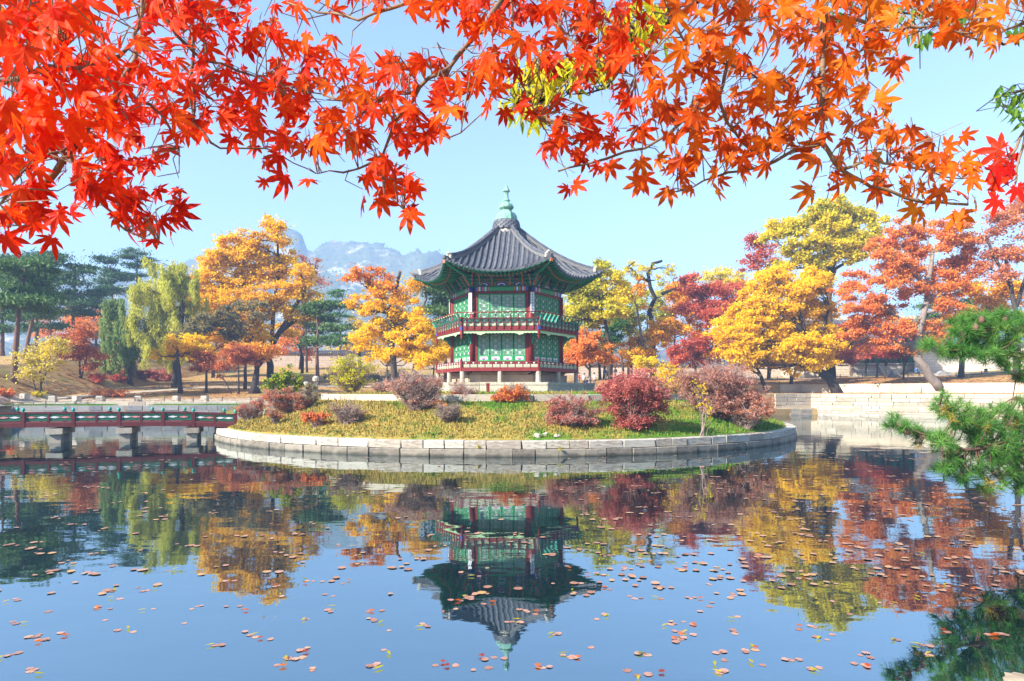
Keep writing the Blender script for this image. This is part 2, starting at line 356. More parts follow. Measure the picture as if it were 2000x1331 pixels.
# water
def watermat():
    m=bpy.data.materials.new('pond_water'); m.use_nodes=True; nt=m.node_tree; b=nt.nodes['Principled BSDF']
    b.inputs['Base Color'].default_value=(.006,.018,.024,1); b.inputs['Roughness'].default_value=.012; b.inputs['Specular Tint'].default_value=(.93,.98,1,1); b.inputs['IOR'].default_value=2.5; b.inputs['Specular IOR Level'].default_value=.5
    g=nt.nodes.new('ShaderNodeNewGeometry')
    def noise(sx,sy,sc,d,ro=.5):
        mp=nt.nodes.new('ShaderNodeMapping'); mp.inputs['Scale'].default_value=(sx,sy,1); nt.links.new(g.outputs['Position'],mp.inputs[0])
        n=nt.nodes.new('ShaderNodeTexNoise'); n.inputs['Scale'].default_value=sc; n.inputs['Detail'].default_value=d; n.inputs['Roughness'].default_value=ro; nt.links.new(mp.outputs[0],n.inputs['Vector']); return n.outputs[0]
    big=noise(.6,1.0,.9,2); small=noise(.7,1.1,5.0,2); patch=noise(1,1,.09,2)
    k=nt.nodes.new('ShaderNodeMapRange'); k.inputs[1].default_value=.42; k.inputs[2].default_value=.62; k.inputs[3].default_value=.25; k.inputs[4].default_value=1; nt.links.new(patch,k.inputs[0])
    h=_mathn(nt,'ADD',_mathn(nt,'MULTIPLY',big,1.0),_mathn(nt,'MULTIPLY',_mathn(nt,'MULTIPLY',small,k.outputs[0]),.16))
    bp=nt.nodes.new('ShaderNodeBump'); bp.inputs['Strength'].default_value=1; bp.inputs['Distance'].default_value=.0075; nt.links.new(h,bp.inputs['Height']); nt.links.new(bp.outputs[0],b.inputs['Normal'])
    gl=nt.nodes.new('ShaderNodeBsdfGlossy'); gl.inputs['Roughness'].default_value=.015; gl.inputs['Color'].default_value=(.58,.74,.78,1); nt.links.new(bp.outputs[0],gl.inputs['Normal'])
    mx=nt.nodes.new('ShaderNodeMixShader'); mx.inputs[0].default_value=.40; nt.links.new(b.outputs[0],mx.inputs[1]); nt.links.new(gl.outputs[0],mx.inputs[2]); nt.links.new(mx.outputs[0],nt.nodes['Material Output'].inputs[0])
    return m
M['water']=watermat()
link('water',mesh_from('water',[(-75,-2,0),(95,-2,0),(95,85,0),(-75,85,0)],[(0,1,2,3)],M['water']),kind='structure')

# island ground
vs=[];fs=[]; rhos=[0,3,6,8,10,11.5,12.5,12.74,12.76,13.3,14,14.7,15.4,16.1,16.8,17.4,18,18.45,18.46]; NA=160
for rho in rhos:
    for k in range(NA):
        a=2*math.pi*k/NA; x=PCX+rho*math.cos(a); y=PCY+rho*math.sin(a); vs.append((x,y,I(x,y) if rho<18.455 else -1.25))
for i in range(len(rhos)-1):
    for k in range(NA): fs.append((i*NA+k,(i+1)*NA+k,(i+1)*NA+(k+1)%NA,i*NA+(k+1)%NA))
link('island_ground',mesh_from('island_ground',vs,fs,M['island_grass'],smooth=False),kind='structure')
# grass tufts on the slope
n=70000; a=rng.uniform(0,2*np.pi,n); a=np.where(np.sin(a)>.35,-a,a); rr=np.sqrt(rng.uniform(7**2,18.4**2,n))
X=PCX+rr*np.cos(a); Y=PCY+rr*np.sin(a); keep=~((rr>12.4)&(rr<13.1)); X,Y=X[keep],Y[keep]; n=len(X)
Z=np.array([I(x,y) for x,y in zip(X,Y)])
hgt=rng.gamma(2.2,.032,n)+.02; an=rng.uniform(0,np.pi,n); w=rng.uniform(.02,.05,n); lean=rng.normal(0,.04,(n,2))
V=np.empty((n,3,3)); V[:,0]=np.stack([X-w*np.cos(an),Y-w*np.sin(an),Z-.01],1); V[:,1]=np.stack([X+w*np.cos(an),Y+w*np.sin(an),Z-.01],1); V[:,2]=np.stack([X+lean[:,0],Y+lean[:,1],Z+hgt],1)
link('grass',mesh_np('grass',V.reshape(-1,3),3,M['island_grass']),kind='stuff')
# fallen leaves on the island and banks
def litter(name,X,Y,Z,m,s=(.05,.1)):
    n=len(X); an=rng.uniform(0,np.pi*2,n); r=rng.uniform(*s,n); V=np.empty((n,3,3))
    for k in range(3):
        b=an+k*2.1+rng.uniform(-.3,.3,n); V[:,k]=np.stack([X+r*np.cos(b),Y+r*np.sin(b),Z+rng.uniform(.01,.06,n)],1)
    link(name,mesh_np(name,V.reshape(-1,3),3,m),kind='stuff')
n=14000; a=rng.uniform(np.pi,2*np.pi,n); rr=np.sqrt(rng.uniform(9**2,18.4**2,n)); X=PCX+rr*np.cos(a); Y=PCY+rr*np.sin(a)
litter('fallen_leaves',X,Y,np.array([I(x,y) for x,y in zip(X,Y)]),L['rust'],(.03,.06))
n=34000; X=rng.uniform(-60,66,n); Y=np.array([Yb(x) for x in X])+1.7+np.abs(rng.gamma(1.6,10,n)); 
litter('fallen_leaves',X,Y,np.array([G(x,y) for x,y in zip(X,Y)]),L['rust'],(.08,.2))

n=26000; X=rng.uniform(-56,-8,n); d=rng.uniform(.1,1.35,n); kp=np.sin(X*1.1)+np.sin(X*.43+1)+rng.normal(0,.3,n)>-.2; X,d=X[kp],d[kp]; n=len(X); Y=np.array([Yb(x) for x in X])+d; Z=np.array([G(x,y) for x,y in zip(X,Y)]); h=rng.uniform(.05,.2,n); w=rng.uniform(.03,.07,n); V=np.empty((n,3,3))
V[:,0]=np.stack([X-w,Y,Z-.01],1); V[:,1]=np.stack([X+w,Y+.02,Z-.01],1); V[:,2]=np.stack([X+rng.normal(0,.04,n),Y,Z+h],1); link('grass',mesh_np('grass',V.reshape(-1,3),3,L['verge']),kind='stuff')
# island kerb of dressed stone: two courses
kt=thing('island_kerb','ring of dressed granite blocks, pale above and water-dark below, around the island','stone kerb',(PCX,PCY,0))
for course,(z0,z1,key,rad) in enumerate(((-.35,.315,'stone_wet',RI-.10),(.32,.67,'stone',RI-.17))):
    a=0
    while a<2*math.pi-.02:
        l=random.uniform(.75,1.75) if course else random.uniform(.9,1.5); da=l/rad
        if a+da>2*math.pi-.03: da=2*math.pi-a
        mid=a+da/2; b=blocks(key)[random.randrange(5)]; j=random.uniform(-.02,.02)
        # each course is coloured only by its own stone
        o=link('stone',b,kt,((rad+j)*math.cos(mid),(rad+j)*math.sin(mid),(z0+z1)/2+random.uniform(-.008,.008)),0,(2*rad*math.tan(da/2)-.022,.55,z1-z0-.012),rot=(0,0,mid+math.pi/2+random.uniform(-.006,.006)))
        a+=da
# upper ring kerb
kr=thing('path_kerb','low ring of pale stone edging around the lawn under the pavilion','stone kerb',(PCX,PCY,0))
a=0; rad=12.75
while a<2*math.pi-.02:
    da=random.uniform(1.6,3)/rad
    if a+da>2*math.pi-.05: da=2*math.pi-a
    mid=a+da/2; link('stone',blocks('stone_tan')[random.randrange(5)],kr,(rad*math.cos(mid),rad*math.sin(mid),2.42),0,(2*rad*math.tan(da/2)-.02,.3,.36),rot=(0,0,mid+math.pi/2)); a+=da
# loose pale rocks at the island front
def rock(x,y,z,s,key='stone_tan',label='pale rock',cat='rock',sq=.5,seed=1,name='rock',parent=None,group=None):
    r=random.Random(seed); import bmesh
    bm=bmesh.new(); bmesh.ops.create_icosphere(bm,subdivisions=3,radius=1)
    ph=[r.uniform(0,6) for _ in range(6)]
    for v in bm.verts:
        c=v.co; d=1+.18*math.sin(3*c.x+ph[0])*math.cos(2.5*c.y+ph[1])+.1*math.sin(6*c.z+ph[2]+3*c.x)+.06*math.sin(11*c.y+ph[3]+5*c.x); v.co=Vector((c.x*d,c.y*d*.8,c.z*d*sq))
    me=bpy.data.meshes.new(name); bm.to_mesh(me); bm.free(); me.materials.append(M[key])
    o=link(name,me,parent,(x,y,z),r.uniform(0,6),(s,s,s))
    if parent is None: o['label']=label; o['category']=cat
    if group: o['group']=group
    return o
for i,(px,py,s) in enumerate(((1050,853,.22),(1066,850,.15),(1088,853,.18))):
    Y=base_on_island(px,py); x=(px-1000)*Y/F; rock(x,Y,I(x,Y)+.03,s,'stone_tan',['widest pale rock on the grass at the island edge','middle rock of the three pale rocks at the island edge','pale rock nearest the red shrub of the three at the edge'][i],seed=i)
Y=6.0; x=4.93; rock(x,Y,-.03,.27,'stone_brown','rough tan rock at the water edge in the bottom right corner',seed=9,sq=.45)

# stone-block retaining walls of the pond
def block_wall(t,pts,courses,key,lmin,lmax,thick=.5):
    seglen=[math.dist(a,b) for a,b in zip(pts,pts[1:])]
    for (z0,z1) in courses:
        for (a,b),Ls in zip(zip(pts,pts[1:]),seglen):
            d=Vector((b[0]-a[0],b[1]-a[1])).normalized(); s=0
            while s<Ls-.01:
                l=random.uniform(lmin,lmax)
                if s+l>Ls-.4: l=Ls-s
                c=Vector(a)+d*(s+l/2); nrm=Vector((-d.y,d.x)); c+=nrm*(thick/2-.02+random.uniform(-.025,.025))
                link('stone',random.choice(blocks(random.choice(key) if isinstance(key,(list,tuple)) else key)),t,(c.x,c.y,(z0+z1)/2),0,(l-.045,thick,z1-z0-.03),rot=(0,0,math.atan2(d.y,d.x)+random.uniform(-.004,.004))); s+=l
wl=thing('retaining_wall','blue-grey squared stone wall rising from the pond behind the bridge','stone wall')
block_wall(wl,[(-45.9,58),(-25,61),(-17,62.6)],[(-.4,.48),(.48,.96),(.96,1.46)],'stone_grey',.9,2.0)
wl2=thing('kerb_wall','low course of buff kerb stones between green verge and sandy bank path','stone kerb')
block_wall(wl2,[(x,Yb(x)+1.42) for x in (-46,-25,-17)],[(1.30,1.80)],['stone','stone_tan'],1.1,2.2,.4)
wr=thing('retaining_wall','lower tier of whitish stone wall standing in the pond on the far right bank','stone wall')
block_wall(wr,[(30,73.8),(36,75.95),(53,59.95),(62,37.95)],[(-.3,.22),(.22,.50),(.50,.78)],['stone_tan','stone_tan','stone'],.8,2.2)
wr2=thing('retaining_wall','upper tier of sunlit cream stone blocks below the leaning trees','stone wall')
nrm=lambda x,d:(x,Yb(x)+d)
block_wall(wr2,[(31,Yb(31)+1.2),(36,77.15),(53,61.15),(62,39.15)],[(.72,1.14),(1.14,1.55),(1.55,2.0),(2.0,2.5)],['stone_tan','stone_tan','stone_tan','stone'],.8,2.4)
wr3=thing('terrace_kerb','long weathered buff kerb blocks at the foot of the brown slope','stone kerb')
block_wall(wr3,[(33,Yb(33)+3.8),(36,79.8),(53,63.8),(62,41.8)],[(2.5,3.66)],'plaster',2.4,4.5,.5)

# hills in the distance
SK=[(-600,560),(-200,560),(0,545),(150,522),(240,512),(300,497),(345,474),(380,457),(420,449),(470,444),(520,444),(555,455),(588,478),(615,470),(650,465),(690,466),(740,476),(785,488),(812,478),(845,474),(872,487),(905,512),(960,545),(1050,590),(1200,640),(1500,680),(2400,700)]
skx=[a for a,b in SK]; sky_=[b for a,b in SK]
from mathutils import noise as mn
NX,NY=340,46; vs=[];fs=[]
for j in range(NY):
    t=j/(NY-1); Y=430+t*620
    for i in range(NX):
        px=-420+i*(2500/(NX-1)); Xr=(px-1000)/F
        # the crest wanders between 780 and 860 m
        X=Xr*800; yc=.72+.06*math.sin(X*.011)+.03*math.sin(X*.03+1)
        top=(765-np.interp(px,skx,sky_))*800/F
        if t<yc: prof=(t/yc)**1.15
        else: prof=max(0,1-((t-yc)/(1-yc))**1.5*1.0)
        rid=mn.fractal(Vector((X*.012,Y*.010,.3)),1.0,2.1,5)
        z=CH+top*(Y/800 if t<yc else 1)*prof + rid*19*min(1,prof*1.2)*(1.0-.55*math.exp(-((t-yc)/.05)**2)) + mn.fractal(Vector((X*.045,Y*.03,4.3)),1.0,2.1,4)*5*prof + mn.noise(Vector((X*.11,Y*.11,1)))*2.2*prof
        vs.append((X,Y,z-2))
for j in range(NY-1):
    for i in range(NX-1): fs.append((j*NX+i,j*NX+i+1,(j+1)*NX+i+1,(j+1)*NX+i))
M['hill']=groundmat('wooded_granite',[(.05,.075,.045),(.10,.115,.07),(.15,.14,.09)],[(.42,.38,.33),(.62,.57,.51)],.024,.05,.54,.3)
link('hills',mesh_from('hills',vs,fs,M['hill'],smooth=True),kind='structure')
# woods on the crest, read as one mass
n=9000; V=np.empty((n,3,3)); idx=rng.integers(0,len(vs),n*3); VA=np.array(vs); 
VA2=VA[(VA[:,1]>650)&(VA[:,1]<980)&(VA[:,2]>60)]
if len(VA2):
    c=VA2[rng.integers(0,len(VA2),n)]+rng.normal(0,3,(n,3))*np.array([1,1,.1]); h=rng.uniform(.5,1.8,n); w=rng.uniform(.8,2,n)
    V[:,0]=c+np.stack([-w,0*w,-2+0*w],1); V[:,1]=c+np.stack([w,0*w,-2+0*w],1); V[:,2]=c+np.stack([rng.normal(0,1,n),0*w,h],1)
    link('woods',mesh_np('woods',V.reshape(-1,3),3,L['pine']),kind='stuff')

# the air
hz=MB().box(-3900,3900,-1400,3900,-2.3,238).mesh('haze',[])
hm=bpy.data.materials.new('hazy_air'); hm.use_nodes=True; nt=hm.node_tree; nt.nodes.clear(); out=nt.nodes.new('ShaderNodeOutputMaterial'); pv=nt.nodes.new('ShaderNodeVolumePrincipled')
pv.inputs['Color'].default_value=(.40,.62,1,1); pv.inputs['Density'].default_value=.00105; pv.inputs['Anisotropy'].default_value=.0
nt.links.new(pv.outputs[0],out.inputs['Volume']); hz.materials.append(hm)
if HAZE: link('haze',hz,kind='stuff')
# ------------------------------------------------------------------ trees and shrubs
def unit(v):
    return v/np.maximum(np.linalg.norm(v,axis=-1,keepdims=True),1e-9)
def leaf_quads(C, size, up=.35, aspect=.62, tris=False, droop=None):
    n=len(C); nr=unit(rng.normal(0,1,(n,3))+np.array([0,0,up*2])); t=unit(np.cross(nr,unit(rng.normal(0,1,(n,3)))))
    if droop is not None: t=unit(t*.45+np.array([0,0,-1.0])*droop); 
    b=unit(np.cross(nr,t)); s=(size*rng.uniform(.6,1.25,n))[:,None]
    bend=nr*s*rng.uniform(-.25,.25,(n,1))
    V=np.empty((n,4,3)); V[:,0]=C-t*s; V[:,1]=C+b*s*aspect+bend; V[:,2]=C+t*s; V[:,3]=C-b*s*aspect+bend
    return V.reshape(-1,3)
def qbez(a,b,c,n=5):
    return [a*(1-t)**2+b*2*t*(1-t)+c*t*t for t in [i/(n-1) for i in range(n)]]
def wob(pts,amt):
    return [pts[0]]+[p+Vector((random.gauss(0,amt),random.gauss(0,amt),random.gauss(0,amt))) for p in pts[1:-1]]+[pts[-1]]
def tree(name,label,cat,Y,trunks,lobes,leaf,bark='bark',r0=.3,n=9000,ls=.17,clump=.65,fill=.5,depth=.7,style='broad',group=None,bare=.0,extra=None,twigs=True,base_z=None,flare=1.15):
    """trunks: list of pixel paths (first point on the ground); lobes: (px,py,rx,ry[,dY]) ; all at distance Y"""
    bx=trunks[0][0]; Yg=base_on_bank(bx[0],bx[1])
    if abs(Yg-Y)<16: Y=Yg+(1.1 if bx[0]>1450 and bx[1]>760 else 0)
    bp=Vector(P(bx[0],bx[1],Y)); bp.z=G(bp.x,bp.y)
    t=thing(name,label,cat,tuple(bp),group=group)
    sc=Y/F; mb=MB(); nodes=[]
    ccx=sum(l[0] for l in lobes)/len(lobes); ccy=sum(l[1] for l in lobes)/len(lobes)
    for ti,path in enumerate(trunks):
        pts=[]; r1=r0*(1 if ti==0 else .6)
        for i,q in enumerate(path):
            p=Vector(P(q[0],q[1],Y+(q[2] if len(q)>2 else 0)))-bp
            if i==0 and path[0][1]>=bx[1]-16: p.z=G(p.x+bp.x,p.y+bp.y)-bp.z-.5
            pts.append(p)
        # subdivide and wobble
        fine=[pts[0]]
        for a,b in zip(pts,pts[1:]):
            m=max(2,int((b-a).length/1.2)); 
            for k in range(1,m+1): 
                p=a.lerp(b,k/m); 
                if k<m: p+=Vector((random.gauss(0,.04),random.gauss(0,.05),0))*min(1.6,r1*4)
                fine.append(p)
        nf=len(fine); rad=[r1*(1-.62*i/(nf-1)) for i in range(nf)]
        if ti==0 or path[0][1]>=trunks[0][0][1]-8: rad[0]*=flare
        mb.tube(fine,rad,9); nodes+= [(p,rad[i]) for i,p in enumerate(fine) if i>=nf*.35]
    link('trunk',mb.mesh('trunk',M[bark],True),t)
    lim=MB(); cs=[]; wts=[]
    LB=[]
    for l in lobes:
        px,py,rx,ry=l[:4]; dY=l[4] if len(l)>4 else random.uniform(-1,1)*depth*rx*sc*1.4
        c=Vector(P(px,py,Y))-bp; c.y+=dY; LB.append((c,rx*sc,ry*sc,min(rx,max(ry,rx*.7))*sc))
    for c,rx,rz,ry in LB:
        # limb from the trunk to the lobe
        low=[q for q in nodes if q[0].z<c.z+.2] or nodes[:1]
        a=min(low,key=lambda q:(q[0]-c).length+abs(q[0].z-(c.z-rz))*.3)
        mid=a[0].lerp(c,.45)+Vector((random.gauss(0,.2),random.gauss(0,.2),-.12*(c-a[0]).length if style!='pine' else 0))
        pts=wob(qbez(a[0],mid,c,7),.07*rx); rr=min(a[1]*.75,.05+.045*(c-a[0]).length)
        if style=='willow': rr*=.7
        lim.tube(pts,[rr*(1-.75*i/6) for i in range(7)],6)
        # clump centres
        vol=rx*rz*ry; K=int(max(6,min(90,fill*3.2*vol/(clump**3)))) if style in('broad','shrub') else int(max(5,3+rx*rz*(1.2 if style=='pine' else 7.0)))
        d=unit(rng.normal(0,1,(K,3))); u=rng.uniform(0,1,K)**(1/2.2) if style!='pine' else rng.uniform(0,1,K)**.5
        u=u*rng.uniform(.85,1.12,K)
        gx,gz=(1.3,1.5) if style=='broad' else (1.35,1.1) if style=='willow' else (1.1,1.2)
        k=np.array(c)+d*u[:,None]*np.array([rx*gx,ry*gx,rz*gz])
        if style=='broad' and len(LB)>4:     # fill toward the neighbouring lobes
            nb=sorted(LB,key=lambda q:(q[0]-c).length)[1:4]; ns=K//3
            for i_ in rng.choice(K,ns,replace=False):
                q=nb[rng.integers(0,3)]; f=rng.uniform(.3,.6); k[i_]=np.array(c.lerp(q[0],f))+rng.normal(0,.5,3)*np.array([rx,ry,rz])
        if style in ('broad','willow'):
            q0=k-np.array(c); f_=1+.28*np.sin(2.3*q0[:,0]/rx+c.x)*np.cos(2.1*q0[:,2]/rz+c.z)+rng.normal(0,.10,len(k)); k=np.array(c)+q0*f_[:,None]
        cs.append(k)
        if twigs:
            for q in k[:int(min(K,26))]:
                q=Vector(q); s=pts[random.randrange(3,7)]
                m2=s.lerp(q,.5)+Vector((random.gauss(0,.12),random.gauss(0,.12),random.gauss(0,.12)))*rx*.35; e=q+(q-s)*random.uniform(0,.25+bare)
                lim.tube([s,m2,q,e],[max(.02,rr*.28),max(.016,rr*.18),.02,.008],3,False)
    if lim.f: link('branches',lim.mesh('branches',M[bark],True),t,kind='stuff')
    cs=np.concatenate(cs); nk=len(cs); per=max(3,int(n*(1.65 if style=='broad' else 1.5)/nk))
    C=np.repeat(cs,per,0); N=len(C)
    csz=np.repeat(rng.uniform(.55,1.2,nk)*clump,per)[:,None]
    csz=csz*np.where(rng.uniform(0,1,(N,1))<.3,1.75,1.0)
    if style=='broad':
        g=rng.normal(0,.5,(N,3))*csz*np.array([1.15,1.15,.66]); C=C+g; V=leaf_quads(C,ls*1.06,up=.5)
    elif style=='pine':
        g=rng.normal(0,.5,(N,3))*csz*np.array([1.25,1.25,.30]); C=C+g
        # needles sprays: narrow blades pointing up and out
        n_=len(C); tdir=unit(rng.normal(0,1,(n_,3))+np.array([0,0,.7])); b=unit(np.cross(tdir,rng.normal(0,1,(n_,3)))); s=(ls*rng.uniform(.7,1.4,n_))[:,None]
        V=np.empty((n_,4,3)); V[:,0]=C-tdir*s*.7; V[:,1]=C+b*s*.28; V[:,2]=C+tdir*s; V[:,3]=C-b*s*.28; V=V.reshape(-1,3)
    elif style=='willow':
        g=rng.normal(0,.25,(N,3))*csz; fall=rng.uniform(0,1,N)*np.repeat(rng.uniform(1.2,3.2,nk),per); C=C+g*np.array([1,1,.5]); C[:,2]-=fall; C[:,0]+=.1*np.sin(fall*2+C[:,1])
        V=leaf_quads(C,ls,up=0,aspect=.26,droop=.9)
    elif style=='shrub':
        g=rng.normal(0,.45,(N,3))*csz; C=C+g; V=leaf_quads(C,ls,up=.4)
    # drop leaves below the ground line of the lobes
    if isinstance(leaf,(list,tuple)):
        # mixed foliage: split into crowns of two leaf kinds
        a,b,fr,hi=leaf; V4=V.reshape(-1,4,3); zc=V4[:,0,2]; 
        if hi=='x': s=(V4[:,0,0]-V4[:,0,0].min())/np.ptp(V4[:,0,0])
        elif hi=='z': s=(zc-zc.min())/np.ptp(zc)
        else: s=rng.uniform(0,1,len(V4))
        m_=(s+rng.normal(0,.13,len(s)))<fr
        link('crown',mesh_np('crown',V4[m_].reshape(-1,3),4,L[a]),t); link('crown',mesh_np('crown',V4[~m_].reshape(-1,3),4,L[b]),t)
    else: link('crown',mesh_np('crown',V,4,L[leaf]),t)
    return t
def Bk(px,py): return base_on_bank(px,py)

def pine(label,Y,path,lobes,leaf='pine',r0=.28,n=5200,group='red pines beyond the pond',**k):
    return tree('pine_tree',label,'pine tree',Y,path,lobes,leaf,'bark_pine',r0,n,ls=.26,clump=1.0,style='pine',group=group,depth=.9,**k)
GP='red pines beyond the pond'
# far left pines
pine('straight pine trunk at the very left edge of the view',82,[[(6,742),(4,640),(3,560)]],[(0,585,30,14),(12,560,30,16),(-10,535,34,16),(20,620,26,10),(5,640,22,9),(15,535,25,12),(-12,610,30,12)])
pine('tall pine leaning right over the lawn at the left edge',78,[[(26,744),(33,660),(42,575),(50,520)]],[(50,545,30,16),(28,565,28,13),(68,575,26,12),(55,600,30,12),(85,590,24,10),(38,530,25,12),(60,520,28,13),(22,590,22,10)],r0=.3)
pine('pine with a flat bent top behind the leaning pine',90,[[(47,736),(60,640),(78,560),(92,505)]],[(96,497,26,7),(110,512,18,8),(84,520,20,9),(75,540,30,12),(95,560,26,12),(110,580,24,10),(82,505,14,6)],leaf='pine2')
pine('slim pine trunk behind the small yellow tree',95,[[(70,733),(72,640),(66,540)]],[(66,530,30,16),(80,610,30,12),(70,640,26,11),(50,560,28,12),(92,635,24,9),(45,515,26,12),(25,510,24,12)],leaf='pine2')
pine('open layered pine standing alone between left pines and green willow',92,[[(144,738),(143,640),(146,560),(140,515)]],[(142,519,24,7),(160,535,26,9),(125,540,24,9),(148,555,34,9),(172,570,28,8),(122,573,26,9),(150,590,34,8),(180,597,26,6),(120,605,28,8),(168,612,24,6)],leaf='pine2',n=6500)
pine('far sparse pine seen above the willows, left of two',112,[[(222,712),(220,600),(216,520)]],[(214,515,20,7),(206,530,18,7),(228,540,20,8),(212,552,20,8),(226,572,22,9)],leaf='pine2',n=3200)
pine('far sparse pine seen above the willows, right of two with bare top',114,[[(262,710),(266,600),(269,500)]],[(268,494,24,5),(255,505,14,5),(282,508,14,5),(266,520,22,6),(250,538,24,8),(280,545,20,8),(256,562,26,9),(238,575,22,9)],leaf='pine2',n=3800)
pine('slender red-barked pine beside the palace wall with a dark crown',84,[[(619,727),(620,660),(619,600)]],[(622,590,24,10),(640,600,22,9),(608,606,20,9),(628,622,26,9),(645,640,20,8),(615,640,22,9),(635,662,22,8),(655,670,20,7),(600,668,18,7)],n=4800)
pine('pale green pine far behind, right of the slender pine',110,[[(664,712),(664,620)]],[(664,578,16,10),(652,598,16,9),(676,598,16,9),(664,622,24,10),(685,640,20,10),(648,640,16,10),(664,660,26,10)],leaf='deep',n=3000)
pine('dark pine close behind the left eave of the pavilion',80,[[(872,722),(868,640),(872,590)]],[(860,590,22,12),(876,612,20,12),(850,610,18,10),(868,636,22,12),(880,580,16,9),(848,575,14,8)],n=3600)
pine('dark pine hidden among the orange trees at the right',98,[[(1845,738),(1842,650)]],[(1845,590,40,14),(1870,615,36,14),(1830,625,30,12),(1900,590,30,14),(1858,565,30,10)],n=3800,r0=.25)
pine('shadowy pine on the hillside left of the far sparse pines',118,[[(190,712),(186,600)]],[(186,590,26,12),(170,620,26,12),(200,640,24,12),(186,655,26,12)],leaf='pine2',n=2600)
for i,(x,y,l) in enumerate(((30,700,'bare slim pine trunk between the two leftmost pines'),(96,735,'crooked slim pine trunk right of the leaning pine'))):
    pine(l,86+i*4,[[(x,736),(x-4+i*8,680),(x+3,630)]],[(x,610,24,12),(x+14,590,24,12),(x-10,600,22,10)],r0=.16,n=2200)

def bl(label,Y,path,lobes,leaf,cat='autumn tree',name='maple_tree',**k):
    return tree(name,label,cat,Y,path,lobes,leaf,group='autumn trees round the pond',**k)
# background fillers along the palace wall first
bl('orange tree far behind the layered pine',112,[[(130,716),(132,660)]],[(130,625,34,22),(165,625,30,20),(105,650,26,20)],'coral',n=3200,r0=.2)
bl('rusty orange maple left of the green willow',86,[[(157,738),(156,690)],[(157,730),(168,700),(172,680)]],[(142,672,26,18),(168,660,26,22),(175,690,22,16),(132,690,20,12),(155,690,26,14)],'rust',n=5200,r0=.16,ls=.15)
bl('small tree with pale yellow leaves and open branches near the left bollards',68,[[(79,775),(80,740),(76,715)],[(79,755),(92,725),(98,695)],[(75,775),(66,745),(58,735)]],[(58,705,22,18),(85,680,28,16),(108,690,20,20),(76,700,24,18),(100,715,20,12),(60,735,16,10),(85,735,20,9),(115,668,14,14),(62,680,16,12)],('straw','lemon',.45,'r'),n=3400,ls=.11,clump=.45,r0=.11,bare=.5,fill=.35)
tree('willow_tree','green weeping willow hanging to the ground between pines and yellow willow','willow tree',83,[[(256,752),(255,700),(246,640),(238,600)]],[(238,600,22,16),(215,625,20,18),(248,630,24,20),(210,665,18,20),(240,668,24,24),(262,665,16,20),(205,700,14,14),(232,705,22,18),(226,590,16,10)],'willow_g',r0=.3,n=22000,ls=.17,clump=.6,style='willow',group='willows by the pond')
tree('willow_tree','tall yellow-green willow with long hanging strands beside the golden tree','willow tree',80,[[(340,756),(344,680),(356,620),(362,560),(350,530)]],[(285,565,22,20),(268,620,16,24),(340,522,36,14),(370,540,30,20),(310,545,28,16),(345,560,36,20),(295,580,24,18),(325,595,32,22),(372,590,26,22),(285,625,20,20),(312,640,28,24),(350,640,26,24),(290,665,20,20),(325,680,26,14),(382,640,18,20)],'willow_y',r0=.36,n=40000,ls=.17,clump=.65,style='willow',group='willows by the pond')
# golden mass left of the pavilion
bl('broad golden zelkova towering over the small rusty trees with dark forked trunk',79,[[(531,748),(528,715),(524,690),(545,650),(575,600),(600,560)],[(526,700),(500,680),(450,655),(420,640)],[(524,690),(500,640),(480,580),(470,520)],[(530,670),(535,600),(545,520),(540,450)],[(545,650),(600,610),(640,600)]],
   [(430,475,22,10),(455,500,30,18),(415,520,24,18),(490,500,34,24),(540,470,16,16),(545,445,10,8),(525,435,10,7),(560,500,22,16),(590,540,24,14),(530,530,36,24),(470,545,36,24),(420,560,30,24),(395,600,24,22),(440,600,34,26),(490,600,36,26),(540,590,32,24),(600,575,24,16),(580,620,30,16),(620,600,20,12),(500,650,34,16),(450,655,30,16),(410,650,24,18),(385,560,18,18),(570,560,26,14),(510,480,20,16),(470,460,16,12)],
   ('amber','gold',.65,'r'),n=36000,ls=.17,clump=.6,r0=.5,fill=.42,bare=.25)
bl('top twigs of a thin rusty tree rising right of the golden zelkova',88,[[(600,728),(598,640),(604,560),(620,505)],[(598,640),(585,560),(592,500)]],[(615,520,14,12),(600,545,16,12),(628,555,16,12),(592,505,10,10),(600,600,18,12)],'rust',n=1300,ls=.13,r0=.2,bare=.9,fill=.25)
tree('zelkova_tree','olive-brown leafed tree leaning in front of the golden tree','zelkova tree',77,[[(478,760),(480,700),(470,660),(440,640)]],[(420,625,28,14),(455,600,24,14),(395,640,26,12),(470,640,24,12),(440,655,26,10),(370,650,20,10),(510,612,18,10)],'olive',r0=.22,n=5200,ls=.15,clump=.55,bare=.5,fill=.35)
bl('yellow maple with dark upright trunk beside the stone path bollards',69,[[(352,769),(350,730),(345,695),(352,660)]],[(330,690,22,8),(360,688,26,9),(385,680,22,9),(345,670,24,9),(310,695,16,6),(370,660,22,10)],'gold',n=4600,ls=.13,clump=.45,r0=.26,fill=.5)
bl('big rooted trunk under a low canopy of orange leaves left of the bridge bushes',71,[[(497,768),(500,735),(502,705)],[(500,720),(515,700),(520,690)]],[(500,685,28,10),(475,678,26,11),(525,680,22,10),(505,700,24,9),(455,690,16,9)],('amber','coral',.6,'r'),n=4600,ls=.13,r0=.5,clump=.5,flare=1.9)
bl('small rusty-red maple with a straight thin trunk, left of a pair',69,[[(402,768),(403,735),(402,712)]],[(400,705,24,13),(415,715,18,10),(386,714,16,9),(402,695,16,9)],'rust',n=3400,ls=.11,clump=.4,r0=.17)
